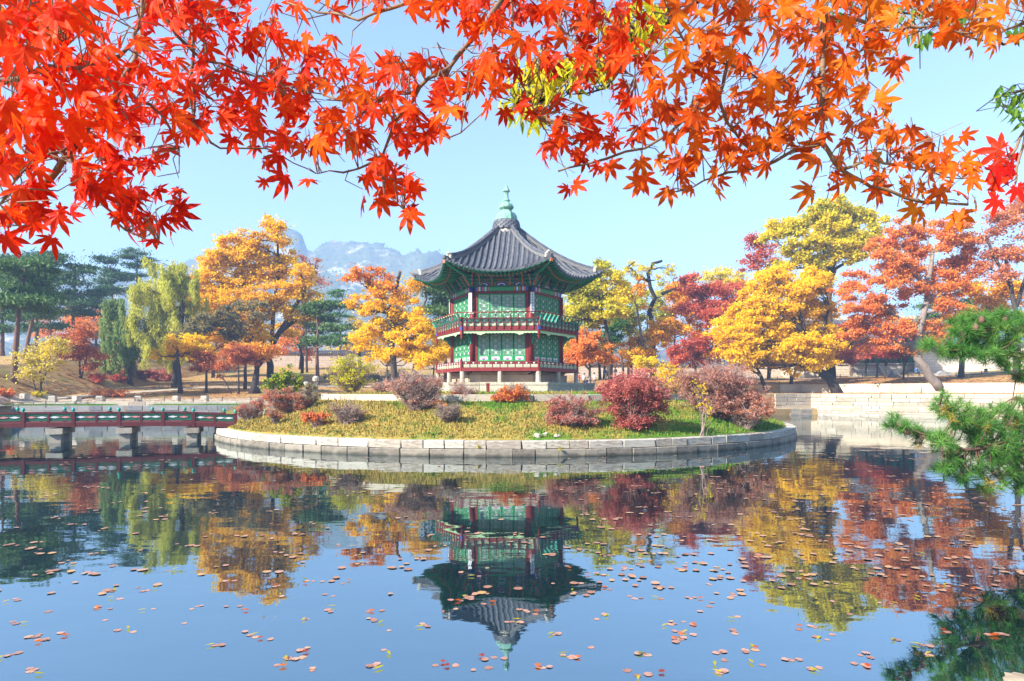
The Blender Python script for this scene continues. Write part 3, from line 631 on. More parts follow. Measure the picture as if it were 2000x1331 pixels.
bl('small rusty-red maple with a second slanting stem, right of a pair',69,[[(466,770),(466,735),(465,705)],[(456,770),(440,745),(428,728)]],[(465,695,26,14),(445,708,20,10),(485,705,18,11),(462,680,20,9),(436,718,14,8)],'rust',n=3800,ls=.11,clump=.4,r0=.12)
bl('orange tree far behind the slender pine',104,[[(585,722),(590,660)]],[(585,660,26,16),(560,675,26,14),(575,640,22,14),(600,685,20,10)],'coral',n=3000,r0=.22)
bl('yellow tree seen between the pines left of the pavilion tree',104,[[(715,716),(712,680)]],[(715,650,30,16),(690,680,26,14),(735,680,28,16),(700,630,22,12),(655,690,22,10)],'gold',n=4200,r0=.2)
bl('orange and gold tree with bare crooked twigs on top left of the pavilion',73,[[(770,728),(768,700),(764,665),(760,610),(775,560),(782,530)],[(768,690),(755,662),(748,640)],[(762,620),(745,580),(715,560)],[(760,728),(755,715)]],
   [(700,540,24,10),(730,545,22,12),(765,560,24,14),(740,580,28,14),(790,590,26,14),(720,605,24,12),(765,620,34,16),(815,620,28,14),(730,645,34,14),(780,655,36,15),(830,655,28,14),(715,675,26,12),(760,690,34,13),(810,690,30,13),(845,690,22,12),(690,590,18,8),(850,640,18,12)],
   ('gold','coral',.72,'z'),n=21000,ls=.15,clump=.5,r0=.42,fill=.38,bare=.5)
bl('curved grey trunk with a few gold leaves just left of the pavilion eave',79,[[(808,700),(812,650),(822,610),(832,585),(831,560)]],[(822,548,22,9),(845,555,18,8),(800,560,16,7),(838,540,12,6)],'amber','autumn tree',n=2200,bark='bark_pale',r0=.34,ls=.15)
bl('low golden maple behind the dry bush left of the pavilion base',72,[[(845,728),(848,700)]],[(845,700,22,12),(862,690,18,12),(830,712,18,9),(860,668,14,12)],'gold',n=3400,ls=.13,clump=.45,r0=.15)
bl('golden tree behind the olive one filling in between willow and zelkova',92,[[(415,738),(418,700),(425,660)],[(420,700),(390,670)]],[(380,665,26,14),(410,650,28,16),(440,670,28,14),(470,650,26,16),(400,690,26,12),(450,695,26,10),(500,670,24,12),(375,620,20,14),(620,610,20,12),(560,650,22,12)],('gold','amber',.6,'r'),n=13000,r0=.25,fill=.45)
# right of the pavilion
bl('tall lime-yellow tree rising right behind the pavilion roof',80,[[(1193,738),(1190,690),(1184,640),(1170,580),(1160,540)]],[(1180,525,14,14),(1150,555,26,18),(1190,550,24,16),(1125,580,26,20),(1165,590,34,22),(1200,580,22,18),(1120,620,26,20),(1155,630,30,18),(1215,560,14,14),(1195,615,24,20),(1110,650,18,12)],('lime','lemon',.6,'x'),n=19000,ls=.17,clump=.6,r0=.3,fill=.5)
bl('dark green leafed tree in the shade of the lime tree',78,[[(1192,742),(1194,700),(1196,670)]],[(1196,640,20,16),(1190,665,24,14),(1208,660,20,14),(1180,680,16,9),(1205,600,14,16)],'deep',n=4600,ls=.15,r0=.3)
bl('small orange maple with a pale trunk beside the pavilion podium',70,[[(1152,746),(1152,715),(1148,690)],[(1151,722),(1130,702),(1115,696)],[(1152,705),(1165,680),(1175,640)],[(1150,690),(1142,650),(1138,620)]],[(1150,678,28,12),(1125,688,24,10),(1175,690,22,10),(1150,700,30,9),(1110,700,16,8),(1165,655,16,10),(1190,705,14,7),(1135,660,14,9)],'coral',n=6500,ls=.13,clump=.45,r0=.2,bark='bark_pale',fill=.4)
bl('tall crooked black tree with pale green leaf tufts against the sky',86,[[(1277,736),(1275,690),(1276,640),(1268,610),(1280,582),(1270,562),(1266,535),(1275,515),(1293,510)],[(1268,550),(1245,540),(1228,520),(1240,512)],[(1292,574),(1310,568),(1320,564)],[(1258,572),(1247,560),(1246,551)]],
   [(1232,515,12,6),(1240,530,12,7),(1265,524,11,5),(1300,522,14,6),(1310,535,12,6),(1285,545,12,6),(1250,545,10,6),(1300,575,10,5),(1225,530,9,6)],'lemon',n=1300,ls=.12,clump=.4,r0=.42,fill=.3,bare=.7,bark='bark_black')
bl('pale yellow-green tree behind the crooked black tree',92,[[(1235,735),(1230,660),(1225,600)]],[(1225,600,20,18),(1245,625,24,20),(1220,640,20,18),(1285,600,22,16),(1240,580,18,14),(1290,570,14,14)],'willow_y',n=5200,r0=.2)
bl('grey two-stemmed trunk with yellow-orange leaves in the middle of the right grove',84,[[(1262,738),(1258,690),(1250,640),(1244,600),(1235,575)],[(1256,700),(1264,650),(1264,610)]],[(1240,668,26,12),(1262,690,26,12),(1225,690,22,10),(1278,660,24,12),(1300,650,28,14),(1330,640,26,13),(1240,700,22,9),(1290,630,22,12),(1250,560,16,10),(1228,575,12,9)],('gold','orange',.5,'r'),n=9800,ls=.15,clump=.5,r0=.24,bark='bark_pale',fill=.4)
bl('coral and amber tree with thin upright twigs behind the grove',96,[[(1320,735),(1318,660),(1316,600)]],[(1315,590,24,18),(1340,600,24,18),(1295,620,20,16),(1330,560,18,14),(1350,640,24,18),(1310,560,12,10)],('coral','amber',.5,'r'),n=7000,r0=.2,bare=.5,fill=.35)
bl('small bushy yellow-green tree behind the crimson bush',74,[[(1263,745),(1264,722)]],[(1263,705,18,9),(1250,712,14,8),(1278,712,14,8),(1262,722,18,7)],'lemon',n=2400,ls=.12,clump=.4,r0=.12)
bl('red maple high behind the yellow one, leftmost of the brick-red trees',88,[[(1375,738),(1380,660),(1385,600)]],[(1345,560,22,12),(1375,565,28,14),(1410,560,26,14),(1440,565,20,14),(1370,595,30,16),(1410,600,30,16),(1385,625,28,14),(1430,600,18,14),(1335,548,10,8)],'brick',n=12000,r0=.25,fill=.45,ls=.16)
bl('low spreading red maple behind the dry brown bushes',78,[[(1360,740),(1358,715),(1352,695)]],[(1350,690,30,12),(1320,700,24,10),(1380,700,24,12),(1345,675,28,11),(1375,668,24,10),(1400,685,16,10)],'brick',n=7200,r0=.2,ls=.14,clump=.5)
bl('pale golden tree top peeping over the red maples',108,[[(1415,735),(1412,620)]],[(1410,535,26,11),(1435,545,20,12),(1390,545,18,9),(1415,560,26,12)],'lemon',n=3600,r0=.2)
tree('zelkova_tree','big pom-pom-leafed bright yellow tree leaning over the pond wall','yellow tree',76.6,[[(1640,769),(1622,742),(1600,722),(1580,700),(1572,655),(1560,610)],[(1605,727),(1580,722),(1560,712)],[(1580,700),(1540,680),(1500,665)],[(1575,670),(1610,640),(1620,600)],[(1572,655),(1540,610),(1510,580)]],
   [(1540,532,26,12),(1500,545,22,12),(1580,540,24,12),(1470,565,20,12),(1515,565,26,13),(1560,570,28,13),(1605,570,22,13),(1450,600,22,13),(1490,600,28,13),(1540,605,28,14),(1590,605,26,14),(1625,605,16,12),(1425,630,22,12),(1465,632,26,13),(1515,640,30,14),(1565,640,28,14),(1610,640,22,13),(1400,660,20,12),(1440,665,26,13),(1490,672,28,13),(1540,675,28,13),(1590,672,26,13),(1625,675,15,10),(1395,688,16,8),(1425,695,22,10),(1470,702,26,10),(1520,705,28,11),(1570,705,28,12),(1612,700,16,9),(1440,715,14,6),(1555,722,16,7),(1395,640,12,8),(1610,552,14,9)],
   'gold',r0=.62,n=52000,ls=.15,clump=.55,fill=1.0,depth=.85,group='yellow trees over the right bank')
bl('slim dark trunk carrying the left end of the yellow canopy',80,[[(1496,755),(1486,735),(1476,715)],[(1486,735),(1470,725),(1458,718)]],[(1470,705,16,7),(1455,700,12,7)],'gold',n=1500,r0=.3,ls=.14)
bl('short forked trunk on the wall below the middle of the yellow canopy',77.5,[[(1546,768),(1546,740),(1540,715)],[(1546,742),(1554,722),(1556,708)]],[(1546,700,14,7),(1556,690,14,7)],'gold',n=1500,r0=.28,ls=.14)
tree('zelkova_tree','tall lemon-yellow tree with arching dark limbs above the lower yellow one','yellow tree',90,[[(1622,742),(1620,640),(1620,545),(1600,520),(1580,508)],[(1620,560),(1632,525),(1650,515),(1680,510)],[(1620,540),(1608,480),(1600,440)],[(1622,530),(1650,470),(1665,430)]],
   [(1620,405,26,10),(1650,400,24,10),(1590,420,22,12),(1680,415,24,12),(1560,440,22,12),(1600,445,28,14),(1645,435,30,14),(1700,425,16,12),(1535,455,18,10),(1520,440,12,8),(1570,475,26,13),(1620,480,28,13),(1670,465,26,14),(1700,455,18,10),(1500,460,10,7),(1555,500,26,13),(1600,515,24,12),(1650,500,26,13),(1690,490,18,11),(1535,520,20,10)],
   ('lemon','lime',.72,'r'),r0=.5,n=26000,ls=.19,clump=.62,fill=.55,bare=.2,group='yellow trees over the right bank')
bl('sparse pinkish tree twigs left of the tall lemon tree',93,[[(1500,742),(1500,620),(1495,520)],[(1498,560),(1475,520),(1462,505)]],[(1480,465,18,10),(1500,485,18,12),(1480,500,18,9),(1465,520,14,8),(1510,510,16,10),(1470,470,10,7)],'brick',n=2600,r0=.22,bare=.8,fill=.3,ls=.15)
bl('large coral-orange maple with a leaning grey trunk on the right bank',74,[[(1836,769),(1815,735),(1792,700),(1787,670),(1800,630),(1810,590),(1815,540),(1822,490)],[(1787,690),(1770,660),(1735,640),(1700,635)],[(1790,680),(1796,655),(1760,625),(1730,600)],[(1810,590),(1840,560),(1870,540)],[(1812,560),(1780,530),(1760,500)]],
   [(1810,440,26,12),(1770,450,26,13),(1850,445,26,13),(1740,475,26,13),(1790,485,30,14),(1840,480,28,14),(1885,475,22,14),(1710,500,22,13),(1750,520,30,14),(1800,525,30,14),(1850,520,28,14),(1890,510,20,14),(1680,535,24,13),(1725,555,30,14),(1775,565,30,14),(1830,560,28,14),(1875,560,24,14),(1660,570,22,13),(1700,595,30,14),(1750,605,30,14),(1855,600,26,14),(1660,610,22,13),(1700,635,28,13),(1745,645,28,13),(1860,640,26,12),(1670,655,24,11),(1720,672,28,10),(1815,640,24,11),(1830,670,26,9),(1780,680,20,7)],
   ('coral','orange',.86,'r'),n=46000,ls=.135,clump=.46,r0=.5,bark='bark_pale',fill=.34,depth=.8,bare=.35)
bl('pink-orange tree with bare fanning branches at the right edge',84,[[(1985,742),(1988,640),(1975,560),(1960,480)],[(1985,600),(2010,520),(2010,440)],[(1975,560),(1940,500),(1925,460)]],[(1940,430,24,14),(1975,400,26,14),(1930,465,24,14),(1980,450,28,16),(1950,500,28,14),(1990,500,26,14),(1965,540,30,14),(1925,520,20,12),(2005,400,20,16)],('coral','dryrose',.5,'r'),n=6500,ls=.14,r0=.36,bare=.7,fill=.28)
bl('amber-orange tree under the pink one at the right edge',80,[[(1876,738),(1880,690),(1900,640),(1930,600)]],[(1925,560,28,12),(1965,575,30,12),(1990,600,26,12),(1905,590,24,12),(1945,605,30,12),(1915,625,28,12),(1975,560,22,12),(1890,610,20,12),(1895,660,24,10),(1930,645,24,10)],('orange','gold',.6,'r'),n=11000,r0=.34,fill=.35,bare=.5,ls=.15)
for i,(x,yb,Y,lab) in enumerate(((1690,736,88,'dark red small maple with forked trunk left of the stairs'),(1728,740,84,'dark red small maple in front of the hall stairs'),(1764,741,84,'dark red small maple with one crooked branch right of the stairs'),(1712,737,95,'red maple close in front of the hall columns'))):
    bl(lab,Y,[[(x,yb),(x+2,715),(x-2,695)],[(x+1,718),(x+10,700),(x+16,690)]],[(x-6,685,22,8),(x+14,682,20,8),(x,674,22,8),(x-22,692,12,6)],'brick',n=2400,ls=.12,clump=.42,r0=.13)
for i,(x,Y,l) in enumerate(((1630,88,'brick-red maple peeping out right of the lower yellow canopy'),(1438,98,'brick-red tree between the red maple and the yellow canopy'))):
    bl(l,Y,[[(x,742),(x,690)]],[(x,665,28,12),(x+14,640,22,12),(x-14,690,22,10),(x+6,700,22,9)],'brick',n=3400,r0=.2)
bl('golden tree filling the gap left of the pavilion near the palace wall',100,[[(900,722),(895,690)]],[(890,680,26,14),(860,660,24,14),(920,670,24,14)],'gold',n=3200,r0=.2)
for x,l in ((1100,'yellow tree directly behind the pavilion'),):
    bl(l,90,[[(x,735),(x,690)]],[(x,640,24,16),(x+12,660,24,16),(x-14,665,22,16),(x,690,26,12),(x+6,610,18,14)],'lemon',n=4200,r0=.2)
# bare slim trunks standing in the grove
GT='slim bare trunks in the grove'
for x,y0,y1,Y,l in ((590,726,660,92,'slim dark trunk left of the slender red pine'),(703,722,670,96,'slim trunk against the palace wall left of the orange tree'),(1172,738,690,92,'left trunk of the close row right of the pavilion'),(1180,738,690,95,'thin trunk second in the close row right of the pavilion'),(1217,736,690,100,'reddish thin trunk in front of the palace wall'),(1228,736,690,98,'forked thin trunk next to the reddish one'),(1385,742,690,94,'short trunk behind the dry brown bushes'),(1502,745,712,92,'thin leaning trunk behind the yellow canopy edge'),(500,724,690,95,'thin trunk in shade behind the big rooted trunk')):
    t=thing('tree_trunk',l,'tree trunk',P(x,y0,Y),group=GT); mb=MB()
    h=(y0-y1)*Y/F; mb.tube([(0,0,-.3),(random.gauss(0,.1),0,h*.4),(random.gauss(0,.3),0,h*.75),(random.gauss(0,.5),0,h*1.2)],[.24,.18,.15,.09],7); link('trunk',mb.mesh('trunk',M['bark'],True),t)

# shrubs -------------------------------------------------------------
def shrub(label,px,py,lobes,leaf,n,ls,stems=26,clump=.22,Y=None,bank=False,cat='shrub',name='shrub',twigmat='twig_bare',fill=.6,bare=.35,group='shrubs on the island slope',crook=.12,main=0):
    Y=Y or (base_on_bank(px,py) if bank else base_on_island(px,py)); sc=Y/F
    x=(px-1000)*sc; z=(G if bank else I)(x,Y); bp=Vector((x,Y,z)); t=thing(name,label,cat,tuple(bp),group=group)
    mb=MB(); cs=[]
    LB=[]
    for l in lobes:
        c=Vector(P(l[0],l[1],Y))-bp; rx,rz=l[2]*sc*1.18,l[3]*sc*1.12; c.y=random.uniform(-.5,.5)*rx; LB.append((c,rx,rz))
    tot=sum(a[1]*a[2] for a in LB)
    for c,rx,rz in LB:
        m=max(3 if stems>10 else 1,int(stems*rx*rz/tot))
        K=int(max(8,fill*3*rx*rz*rx*.8/clump**3)); K=min(K,260)
        d=unit(rng.normal(0,1,(K,3))); u=rng.uniform(0,1,K)**.45; k=np.array(c)+d*u[:,None]*np.array([rx,rx*.8,rz])
        f_=1+.30*np.sin(4*d[:,0]+c.x*3)*np.cos(3*d[:,2]+c.z*5)+rng.normal(0,.13,K); f_=np.where(rng.uniform(0,1,K)<.14,f_*1.25,f_); k=np.array(c)+(k-np.array(c))*f_[:,None]
        k[:,2]=np.where(k[:,2]<.06,rng.uniform(.06,.35,K),k[:,2]); cs.append(k)
        for i in range(m):
            e=Vector(k[random.randrange(len(k))]); s=Vector((random.gauss(0,.12),random.gauss(0,.1),-.1))
            mid=s.lerp(e,.5)+Vector((random.gauss(0,crook)*rx,random.gauss(0,crook)*rx,random.gauss(.1,crook)*rz)); pts=wob(qbez(s,mid,e,6),crook*.18*rx)
            r=.019*math.sqrt(max(.3,rx)); mb.tube(pts,[r*(1-.13*i) for i in range(6)],4,False)
            for j in range(int(5+6*bare)):
                a=pts[random.randrange(2,6)]; f=a+Vector((random.gauss(0,.3),random.gauss(0,.3),abs(random.gauss(.1,.3))))*rx*(.5+bare*.5); g=a.lerp(f,.5)+Vector((random.gauss(0,.05),0,random.gauss(0,.05)))
                mb.tube([a,g,f],[.012,.009,.005],3,False)
                if bare>.5:
                    for q in range(3):
                        h=g.lerp(f,random.random()); e2=h+Vector((random.gauss(0,.16),random.gauss(0,.16),random.gauss(.08,.12)))*rx*.6; mb.tube([h,e2],[.008,.004],3,False)
    for i in range(main):
        c,rx,rz=LB[i%len(LB)]; pts=wob(qbez(Vector((random.gauss(0,.1),0,-.1)),c*.4+Vector((random.gauss(0,.3)*rx,0,0)),c,7),.07*rx); mb.tube(pts,[.038*(1-.12*i) for i in range(7)],6,False)
    link('stems',mb.mesh('stems',M[twigmat],True),t,kind='stuff')
    cs=np.concatenate(cs)
    if n:
        per=max(2,int(n/len(cs))); C=np.repeat(cs,per,0); C=C+rng.normal(0,.42,C.shape)*clump*np.array([1,1,.7]); C=C[C[:,2]>.02]
        if isinstance(leaf,(list,tuple)):
            s=rng.uniform(0,1,len(C))<leaf[2]
            link('foliage',mesh_np('foliage',leaf_quads(C[s],ls,.5),4,L[leaf[0]]),t,kind='stuff'); link('foliage',mesh_np('foliage',leaf_quads(C[~s],ls,.5),4,L[leaf[1]]),t,kind='stuff')
        else: link('foliage',mesh_np('foliage',leaf_quads(C,ls,.5),4,L[leaf]),t,kind='stuff')
    return t
shrub('big crimson shrub on the slope right of the pavilion',1238,838,[(1235,750,38,24),(1205,768,26,22),(1270,770,30,22),(1215,795,32,22),(1260,800,34,24),(1235,825,32,14),(1190,755,18,12),(1285,790,18,16),(1180,770,14,10)],'crimson',17000,.055,60,.26,fill=1.0)
shrub('crimson shrub with thinner leaves left of the big crimson one',1115,840,[(1112,790,30,18),(1085,808,22,16),(1140,810,26,16),(1110,820,34,14),(1155,826,14,8),(1080,785,14,10)],('crimson','dryrose',.6),6500,.045,80,.2,bare=.8,Y=29.5)
shrub('wide dry pinkish-brown bush on the right shoulder of the island',1400,800,[(1390,745,54,24),(1355,762,36,24),(1430,762,40,24),(1400,785,56,20),(1345,738,26,16),(1460,768,26,16),(1395,728,34,12)],'dryrose',20000,.055,150,.24,bare=1.0,Y=34)
shrub('reddish-brown bush at the right end of the island slope',1458,818,[(1460,782,32,18),(1485,790,22,16),(1435,798,30,14),(1470,806,34,10),(1495,800,12,10)],('rust','dryrose',.5),7000,.05,80,.22,bare=.8,Y=33)
shrub('slender bush with scattered yellow leaves between two reddish bushes',1375,838,[(1378,790,14,18),(1370,765,12,14),(1385,810,8,10),(1362,750,10,10)],'gold',240,.05,7,.2,bare=.8,Y=29.6,main=2)
shrub('spray of small orange-yellow leaves behind the crimson shrub',1312,785,[(1310,745,24,18),(1300,725,18,14),(1325,765,22,16),(1290,740,16,14),(1318,720,12,10)],'gold',2600,.06,34,.22,bare=.7,Y=40)
shrub('large leafless grey-pink bush with crooked stems left of the podium',812,800,[(805,745,34,14),(780,760,28,14),(830,760,32,18),(850,745,20,14),(815,780,26,14),(760,750,14,10),(845,780,18,12)],'dryrose',3600,.055,120,.24,bare=1.0,main=6,Y=32)
shrub('thin bare bush with a few rosy leaves in front of the podium corner',905,800,[(905,768,18,16),(895,755,14,10),(920,780,12,10)],'brick',420,.05,34,.2,bare=1.0,Y=34,main=2)
shrub('dry dark twiggy shrub low on the middle of the slope',880,828,[(878,806,22,12),(862,800,14,10),(895,800,14,10)],'olive',260,.04,60,.18,bare=1.0,Y=30)
shrub('bright orange-leafed low shrub above the dark twiggy one',862,805,[(868,795,12,7),(856,800,9,5)],'orange',420,.05,14,.16,bare=.4,Y=32)
shrub('small orange-red shrub with open stems before the podium',975,808,[(970,790,13,10),(985,778,18,12),(1005,768,22,14),(1020,778,14,10),(975,800,10,6)],('brick','orange',.6),3000,.055,30,.2,bare=.5,Y=33,main=2)
shrub('thin rosy bush in front of the podium beside the red marker',1020,790,[(1018,765,16,10),(1000,760,12,8)],'dryrose',500,.05,36,.2,bare=1.0,Y=35)
shrub('small flame-orange shrub standing alone on the left slope',617,836,[(612,818,18,10),(628,812,14,9),(602,812,10,8),(622,826,14,6)],('coral','brick',.6),2600,.05,26,.17,Y=31.2,bare=.5)
shrub('leafless twiggy bush right of the flame-orange shrub',678,838,[(675,812,26,16),(655,800,12,10),(700,802,14,10)],'coral',260,.045,90,.2,bare=1.0,Y=31)
shrub('low rusty bush at the left end of the island slope',540,825,[(540,812,13,8),(533,806,8,6)],'rust',700,.045,30,.15,bare=.7,Y=33.5)
shrub('reddish thin bush behind the end of the bridge railing',488,824,[(485,800,18,12),(500,790,14,10),(470,806,10,8)],('brick','dryrose',.5),1900,.05,60,.2,bare=1.0,Y=37)
shrub('green leafy shrub behind the left end of the island',548,790,[(545,745,16,16),(562,735,16,14),(535,765,16,14),(575,750,14,14),(555,765,18,14)],('deep','lime',.5),5600,.07,36,.24,Y=40)
shrub('brown-red bush in front of the green shrub by the stone posts',560,806,[(545,780,24,14),(575,775,20,14),(530,770,14,12),(590,790,14,12),(560,795,22,9)],('rust','dryrose',.6),5200,.055,70,.22,bare=.8,Y=36.5)
shrub('tangled olive bush hugging the front stone post',608,800,[(600,765,12,14),(612,780,14,14),(595,785,12,10)],'olive',1900,.055,40,.2,bare=.9,Y=37)
shrub('rounded yellow-green bush on a thin stem between stone posts and dry bush',686,772,[(685,705,26,14),(665,722,22,16),(705,720,24,16),(685,738,30,15),(660,745,16,10),(710,745,16,10),(685,755,22,9)],('lemon','lime',.4),3600,.07,80,.26,Y=43,main=2,bare=.95)
shrub('dry bush with rosy tips left of the large leafless bush',750,772,[(752,756,16,8),(735,760,12,7)],'dryrose',700,.05,50,.2,bare=1.0,Y=41)
GB='bushes on the far left bank'
for i,(px,py,rx,ry,leaf,n,l) in enumerate(((190,748,20,9,'brick',2600,'bright red low bush left of the green willow trunk'),(232,746,16,8,'brick',1600,'red bush at the foot of the green willow'),(275,742,18,10,'crimson',2000,'dark crimson hedge bush right of the willow trunk'),(305,742,18,10,'crimson',2000,'dark crimson hedge bush in the middle of the row'),(335,744,16,9,'crimson',1800,'dark crimson hedge bush at the right end of the row'),(215,775,40,7,'coral',1800,'low orange-brown ground bush near the bollards'),(10,775,16,7,'coral',900,'low rusty bush at the left edge of the frame'),(75,776,10,5,'lemon',500,'tiny yellow bush at the foot of the small yellow tree'))):
    shrub(l,px,py,[(px-rx*.4,py-ry*.9,rx*.6,ry),(px+rx*.4,py-ry*.9,rx*.6,ry)],leaf,n,.10,20,.3,bank=True,group=GB)
for i,(px,py,l) in enumerate(((735,745,'dark brown low bush behind the rounded yellow-green bush'),(775,740,'dark brown low bush below the golden tree'),(650,745,'shaded bush right of the stone posts'))):
    shrub(l,px,py,[(px,py-8,22,9)],'olive',900,.10,26,.3,bank=True,group=GB)
# weeds in the kerb joints
for px,py,l in ((935,872,'small grass tuft growing from the kerb joint, left of two'),(1094,876,'small yellow-green grass tuft hanging from the kerb joint, right of two')):
    Y=27.05; bp=P(px,py,Y); t=thing('grass_tuft',l,'grass tuft',bp); n=60; an=rng.uniform(0,6.28,n); V=np.empty((n,3,3)); r=rng.uniform(.05,.2,n); w=.012
    V[:,0]=np.stack([0*r-w,0*r-.02,0*r],1); V[:,1]=np.stack([0*r+w,0*r-.02,0*r],1); V[:,2]=np.stack([r*np.cos(an),-.05-abs(r*np.sin(an)),r*rng.uniform(-.9,.9,n)],1)
    link('blades',mesh_np('blades',V.reshape(-1,3),3,L['lime']),t,kind='stuff')
# ------------------------------------------------------------------ the hexagonal pavilion
DL=-5.0; T30=math.tan(R(30)); C30=math.cos(R(30))
pav=thing('pavilion','two-storey hexagonal wooden pavilion in oxblood and jade with grey tiled roof and copper finial','pavilion',(PCX,PCY,0))
FA=[R(DL+60*k) for k in range(6)]         # face k looks along (sin, -cos) of this angle
def face(name,me,k,parent=pav,loc=(0,0,0)):
    a=FA[k]; c,s=math.cos(a),math.sin(a); x,y,z=loc
    return link(name,me,parent,(c*x-s*y,s*x+c*y,z),a)
def corner(name,me,k,r,z=0,parent=pav,extra=0):   # on the corner between face k and k+1; local -Y points outward
    a=R(DL+30+60*k); return link(name,me,parent,(r*math.sin(a),-r*math.cos(a),z),a+extra)
def mitred(mb,ro,th,z0,z1,x0=None,x1=None):
    """side piece of a hexagon ring, outer circumradius ro, thickness th; front face at y=-ro*C30"""
    ao=ro*C30; ai=ao-th; ho=ro/2; hi=ai*T30
    a0=-ho if x0 is None else x0; a1=ho if x1 is None else x1; b0=-hi if x0 is None else x0; b1=hi if x1 is None else x1
    mb.add([(a0,-ao,z0),(a1,-ao,z0),(b1,-ai,z0),(b0,-ai,z0),(a0,-ao,z1),(a1,-ao,z1),(b1,-ai,z1),(b0,-ai,z1)],[(0,3,2,1),(4,5,6,7),(0,1,5,4),(1,2,6,5),(2,3,7,6),(3,0,4,7)])
    return mb
def hexslab(r,z0,z1):
    mb=MB(); vs=[]
    for z in (z0,z1):
        for k in range(6): a=R(DL+30+60*k); vs.append((r*math.sin(a),-r*math.cos(a),z))
    return mb.add(vs,[(5,4,3,2,1,0),(6,7,8,9,10,11)]+[(k,(k+1)%6,(k+1)%6+6,k+6) for k in range(6)])
# podium
pod=link('podium',hexslab(5.75,2.5,3.33).mesh('podium_core',M['stone_brown']),pav)
cuts=[(-3.15,-1.2,1.0,3.15),(-3.15,-.4,1.7,3.15)]
for k in range(6):
    cc=cuts[k%2]; key='stone_grey' if k in (1,) else 'stone_tan'  # right-hand face takes greyer stone, its shade put into the colour
    for i in range(3):
        x0,x1=cc[i]+.012,cc[i+1]-.012; ao=6.3*C30
        mb=MB(); i0=x0 if i>0 else x0+.3; i1=x1 if i<2 else x1-.3
        for (z0,z1,o) in ((2.62,3.18,0),(3.18,3.345,.04)):
            mb.add([(x0,-ao-o,z0),(x1,-ao-o,z0),(i1,-ao+.5,z0),(i0,-ao+.5,z0),(x0,-ao-o,z1),(x1,-ao-o,z1),(i1,-ao+.5,z1),(i0,-ao+.5,z1)],[(0,3,2,1),(4,5,6,7),(0,1,5,4),(1,2,6,5),(2,3,7,6),(3,0,4,7)])
        face('stone',mb.mesh('stone',M[key]),k,pod)
# inner base wall of stones with a brick band
bw=link('base_wall',hexslab(4.05,3.33,4.1).mesh('base_core',M['dark']),pav)
brick=chamfer_box(.04,.01,3,'brick',M['stone_brown'])
for k in range(6):
    xs_=[-2.15,-1.25,.05,1.2,2.15]
    for i in range(4):
        l=xs_[i+1]-xs_[i]; face('stone',blocks('stone_brown')[i],k,bw,((xs_[i]+xs_[i+1])/2,-4.3*C30+.1,3.6)).scale=(l-.02,.3,.54)
    if k in (0,1,5):
        for row in range(2):
            for i in range(13):
                x=-1.95+.3*i+(.15 if row else 0)
                if x<2.0: face('brick',brick,k,bw,(x,-4.3*C30+.1,3.925+row*.085)).scale=(.285,.29,.075)
# short stone pillars
pm=MB().lathe([(.20,3.3),(.17,3.42),(.155,4.1)],8,rot=R(22.5)).mesh('stone_pillar',M['stone_tan'])
for k in range(6):
    corner('stone_pillar',pm,k,4.98); face('stone_pillar',pm,k,pav,(0,-4.98*C30,0))
# decks
link('deck',hexslab(5.0,4.1,4.28).mesh('deck',M['red']),pav)
lb=mitred(MB(),5.15,.14,4.08,4.31).mesh('deck_beam',M['red'])
for k in range(6): face('deck_beam',lb,k)
# lower railing (one per side; the left-rear side has the steps gap)
def rail_lower(full=True):
    r=5.1; ao=r*C30-.06; h=r/2-.07
    return ao,h
post=MB().box(-.065,.065,-.065,.065,4.08,4.80).lathe([(.05,4.80),(.075,4.84),(.06,4.9),(.01,4.95)],8).mesh('railing_post',M['red'])
for k in range(6): corner('railing_post',post,k,5.08)
lotus=MB().lathe([(.015,4.52),(.05,4.58),(.075,4.64),(.05,4.66)],8).mesh('lotus_support',M['white'])
bal=MB().box(-.022,.022,-.03,.03,4.31,4.56).mesh('baluster',M['red'])
for k in range(6):
    ao,h=rail_lower()
    face('handrail',MB().tube([(-h,0,4.69),(h,0,4.69)],.032,8).mesh('handrail',M['red']),k,pav,(0,-ao,0))
    face('mid_rail',MB().box(-h,h,-.035,.035,4.56,4.605).mesh('mid_rail',M['red']),k,pav,(0,-ao,0))
    rp=face('railing_panel',MB().box(-h,h,-.010,.010,4.33,4.545).mesh('railing_panel',[M['rail_panel']]),k,pav,(0,-ao,0))
    for i in range(10):
        x=-h+(i+.5)*2*h/10
        face('lotus_support',lotus,k,pav,(x,-ao,0)); 
        if i: face('baluster',bal,k,pav,(-h+i*2*h/10,-ao,0))
        mo=MB(); mo.cur=0; mo.box(-.16,.16,-.020,-.0105,4.40,4.47); mo.cur=1; mo.box(-.07,.07,-.026,-.0205,4.415,4.455)
        if k in (0,1,5): link('painted_motif',mo.mesh('painted_motif',[M['pale_green'],M['pink']]),rp,(x,0,0))
# columns
col=MB().tube([(0,0,4.25),(0,0,9.44)],[.18,.165],14).mesh('column',M['red'],True)
for k in range(6): corner('column',col,k,3.9)
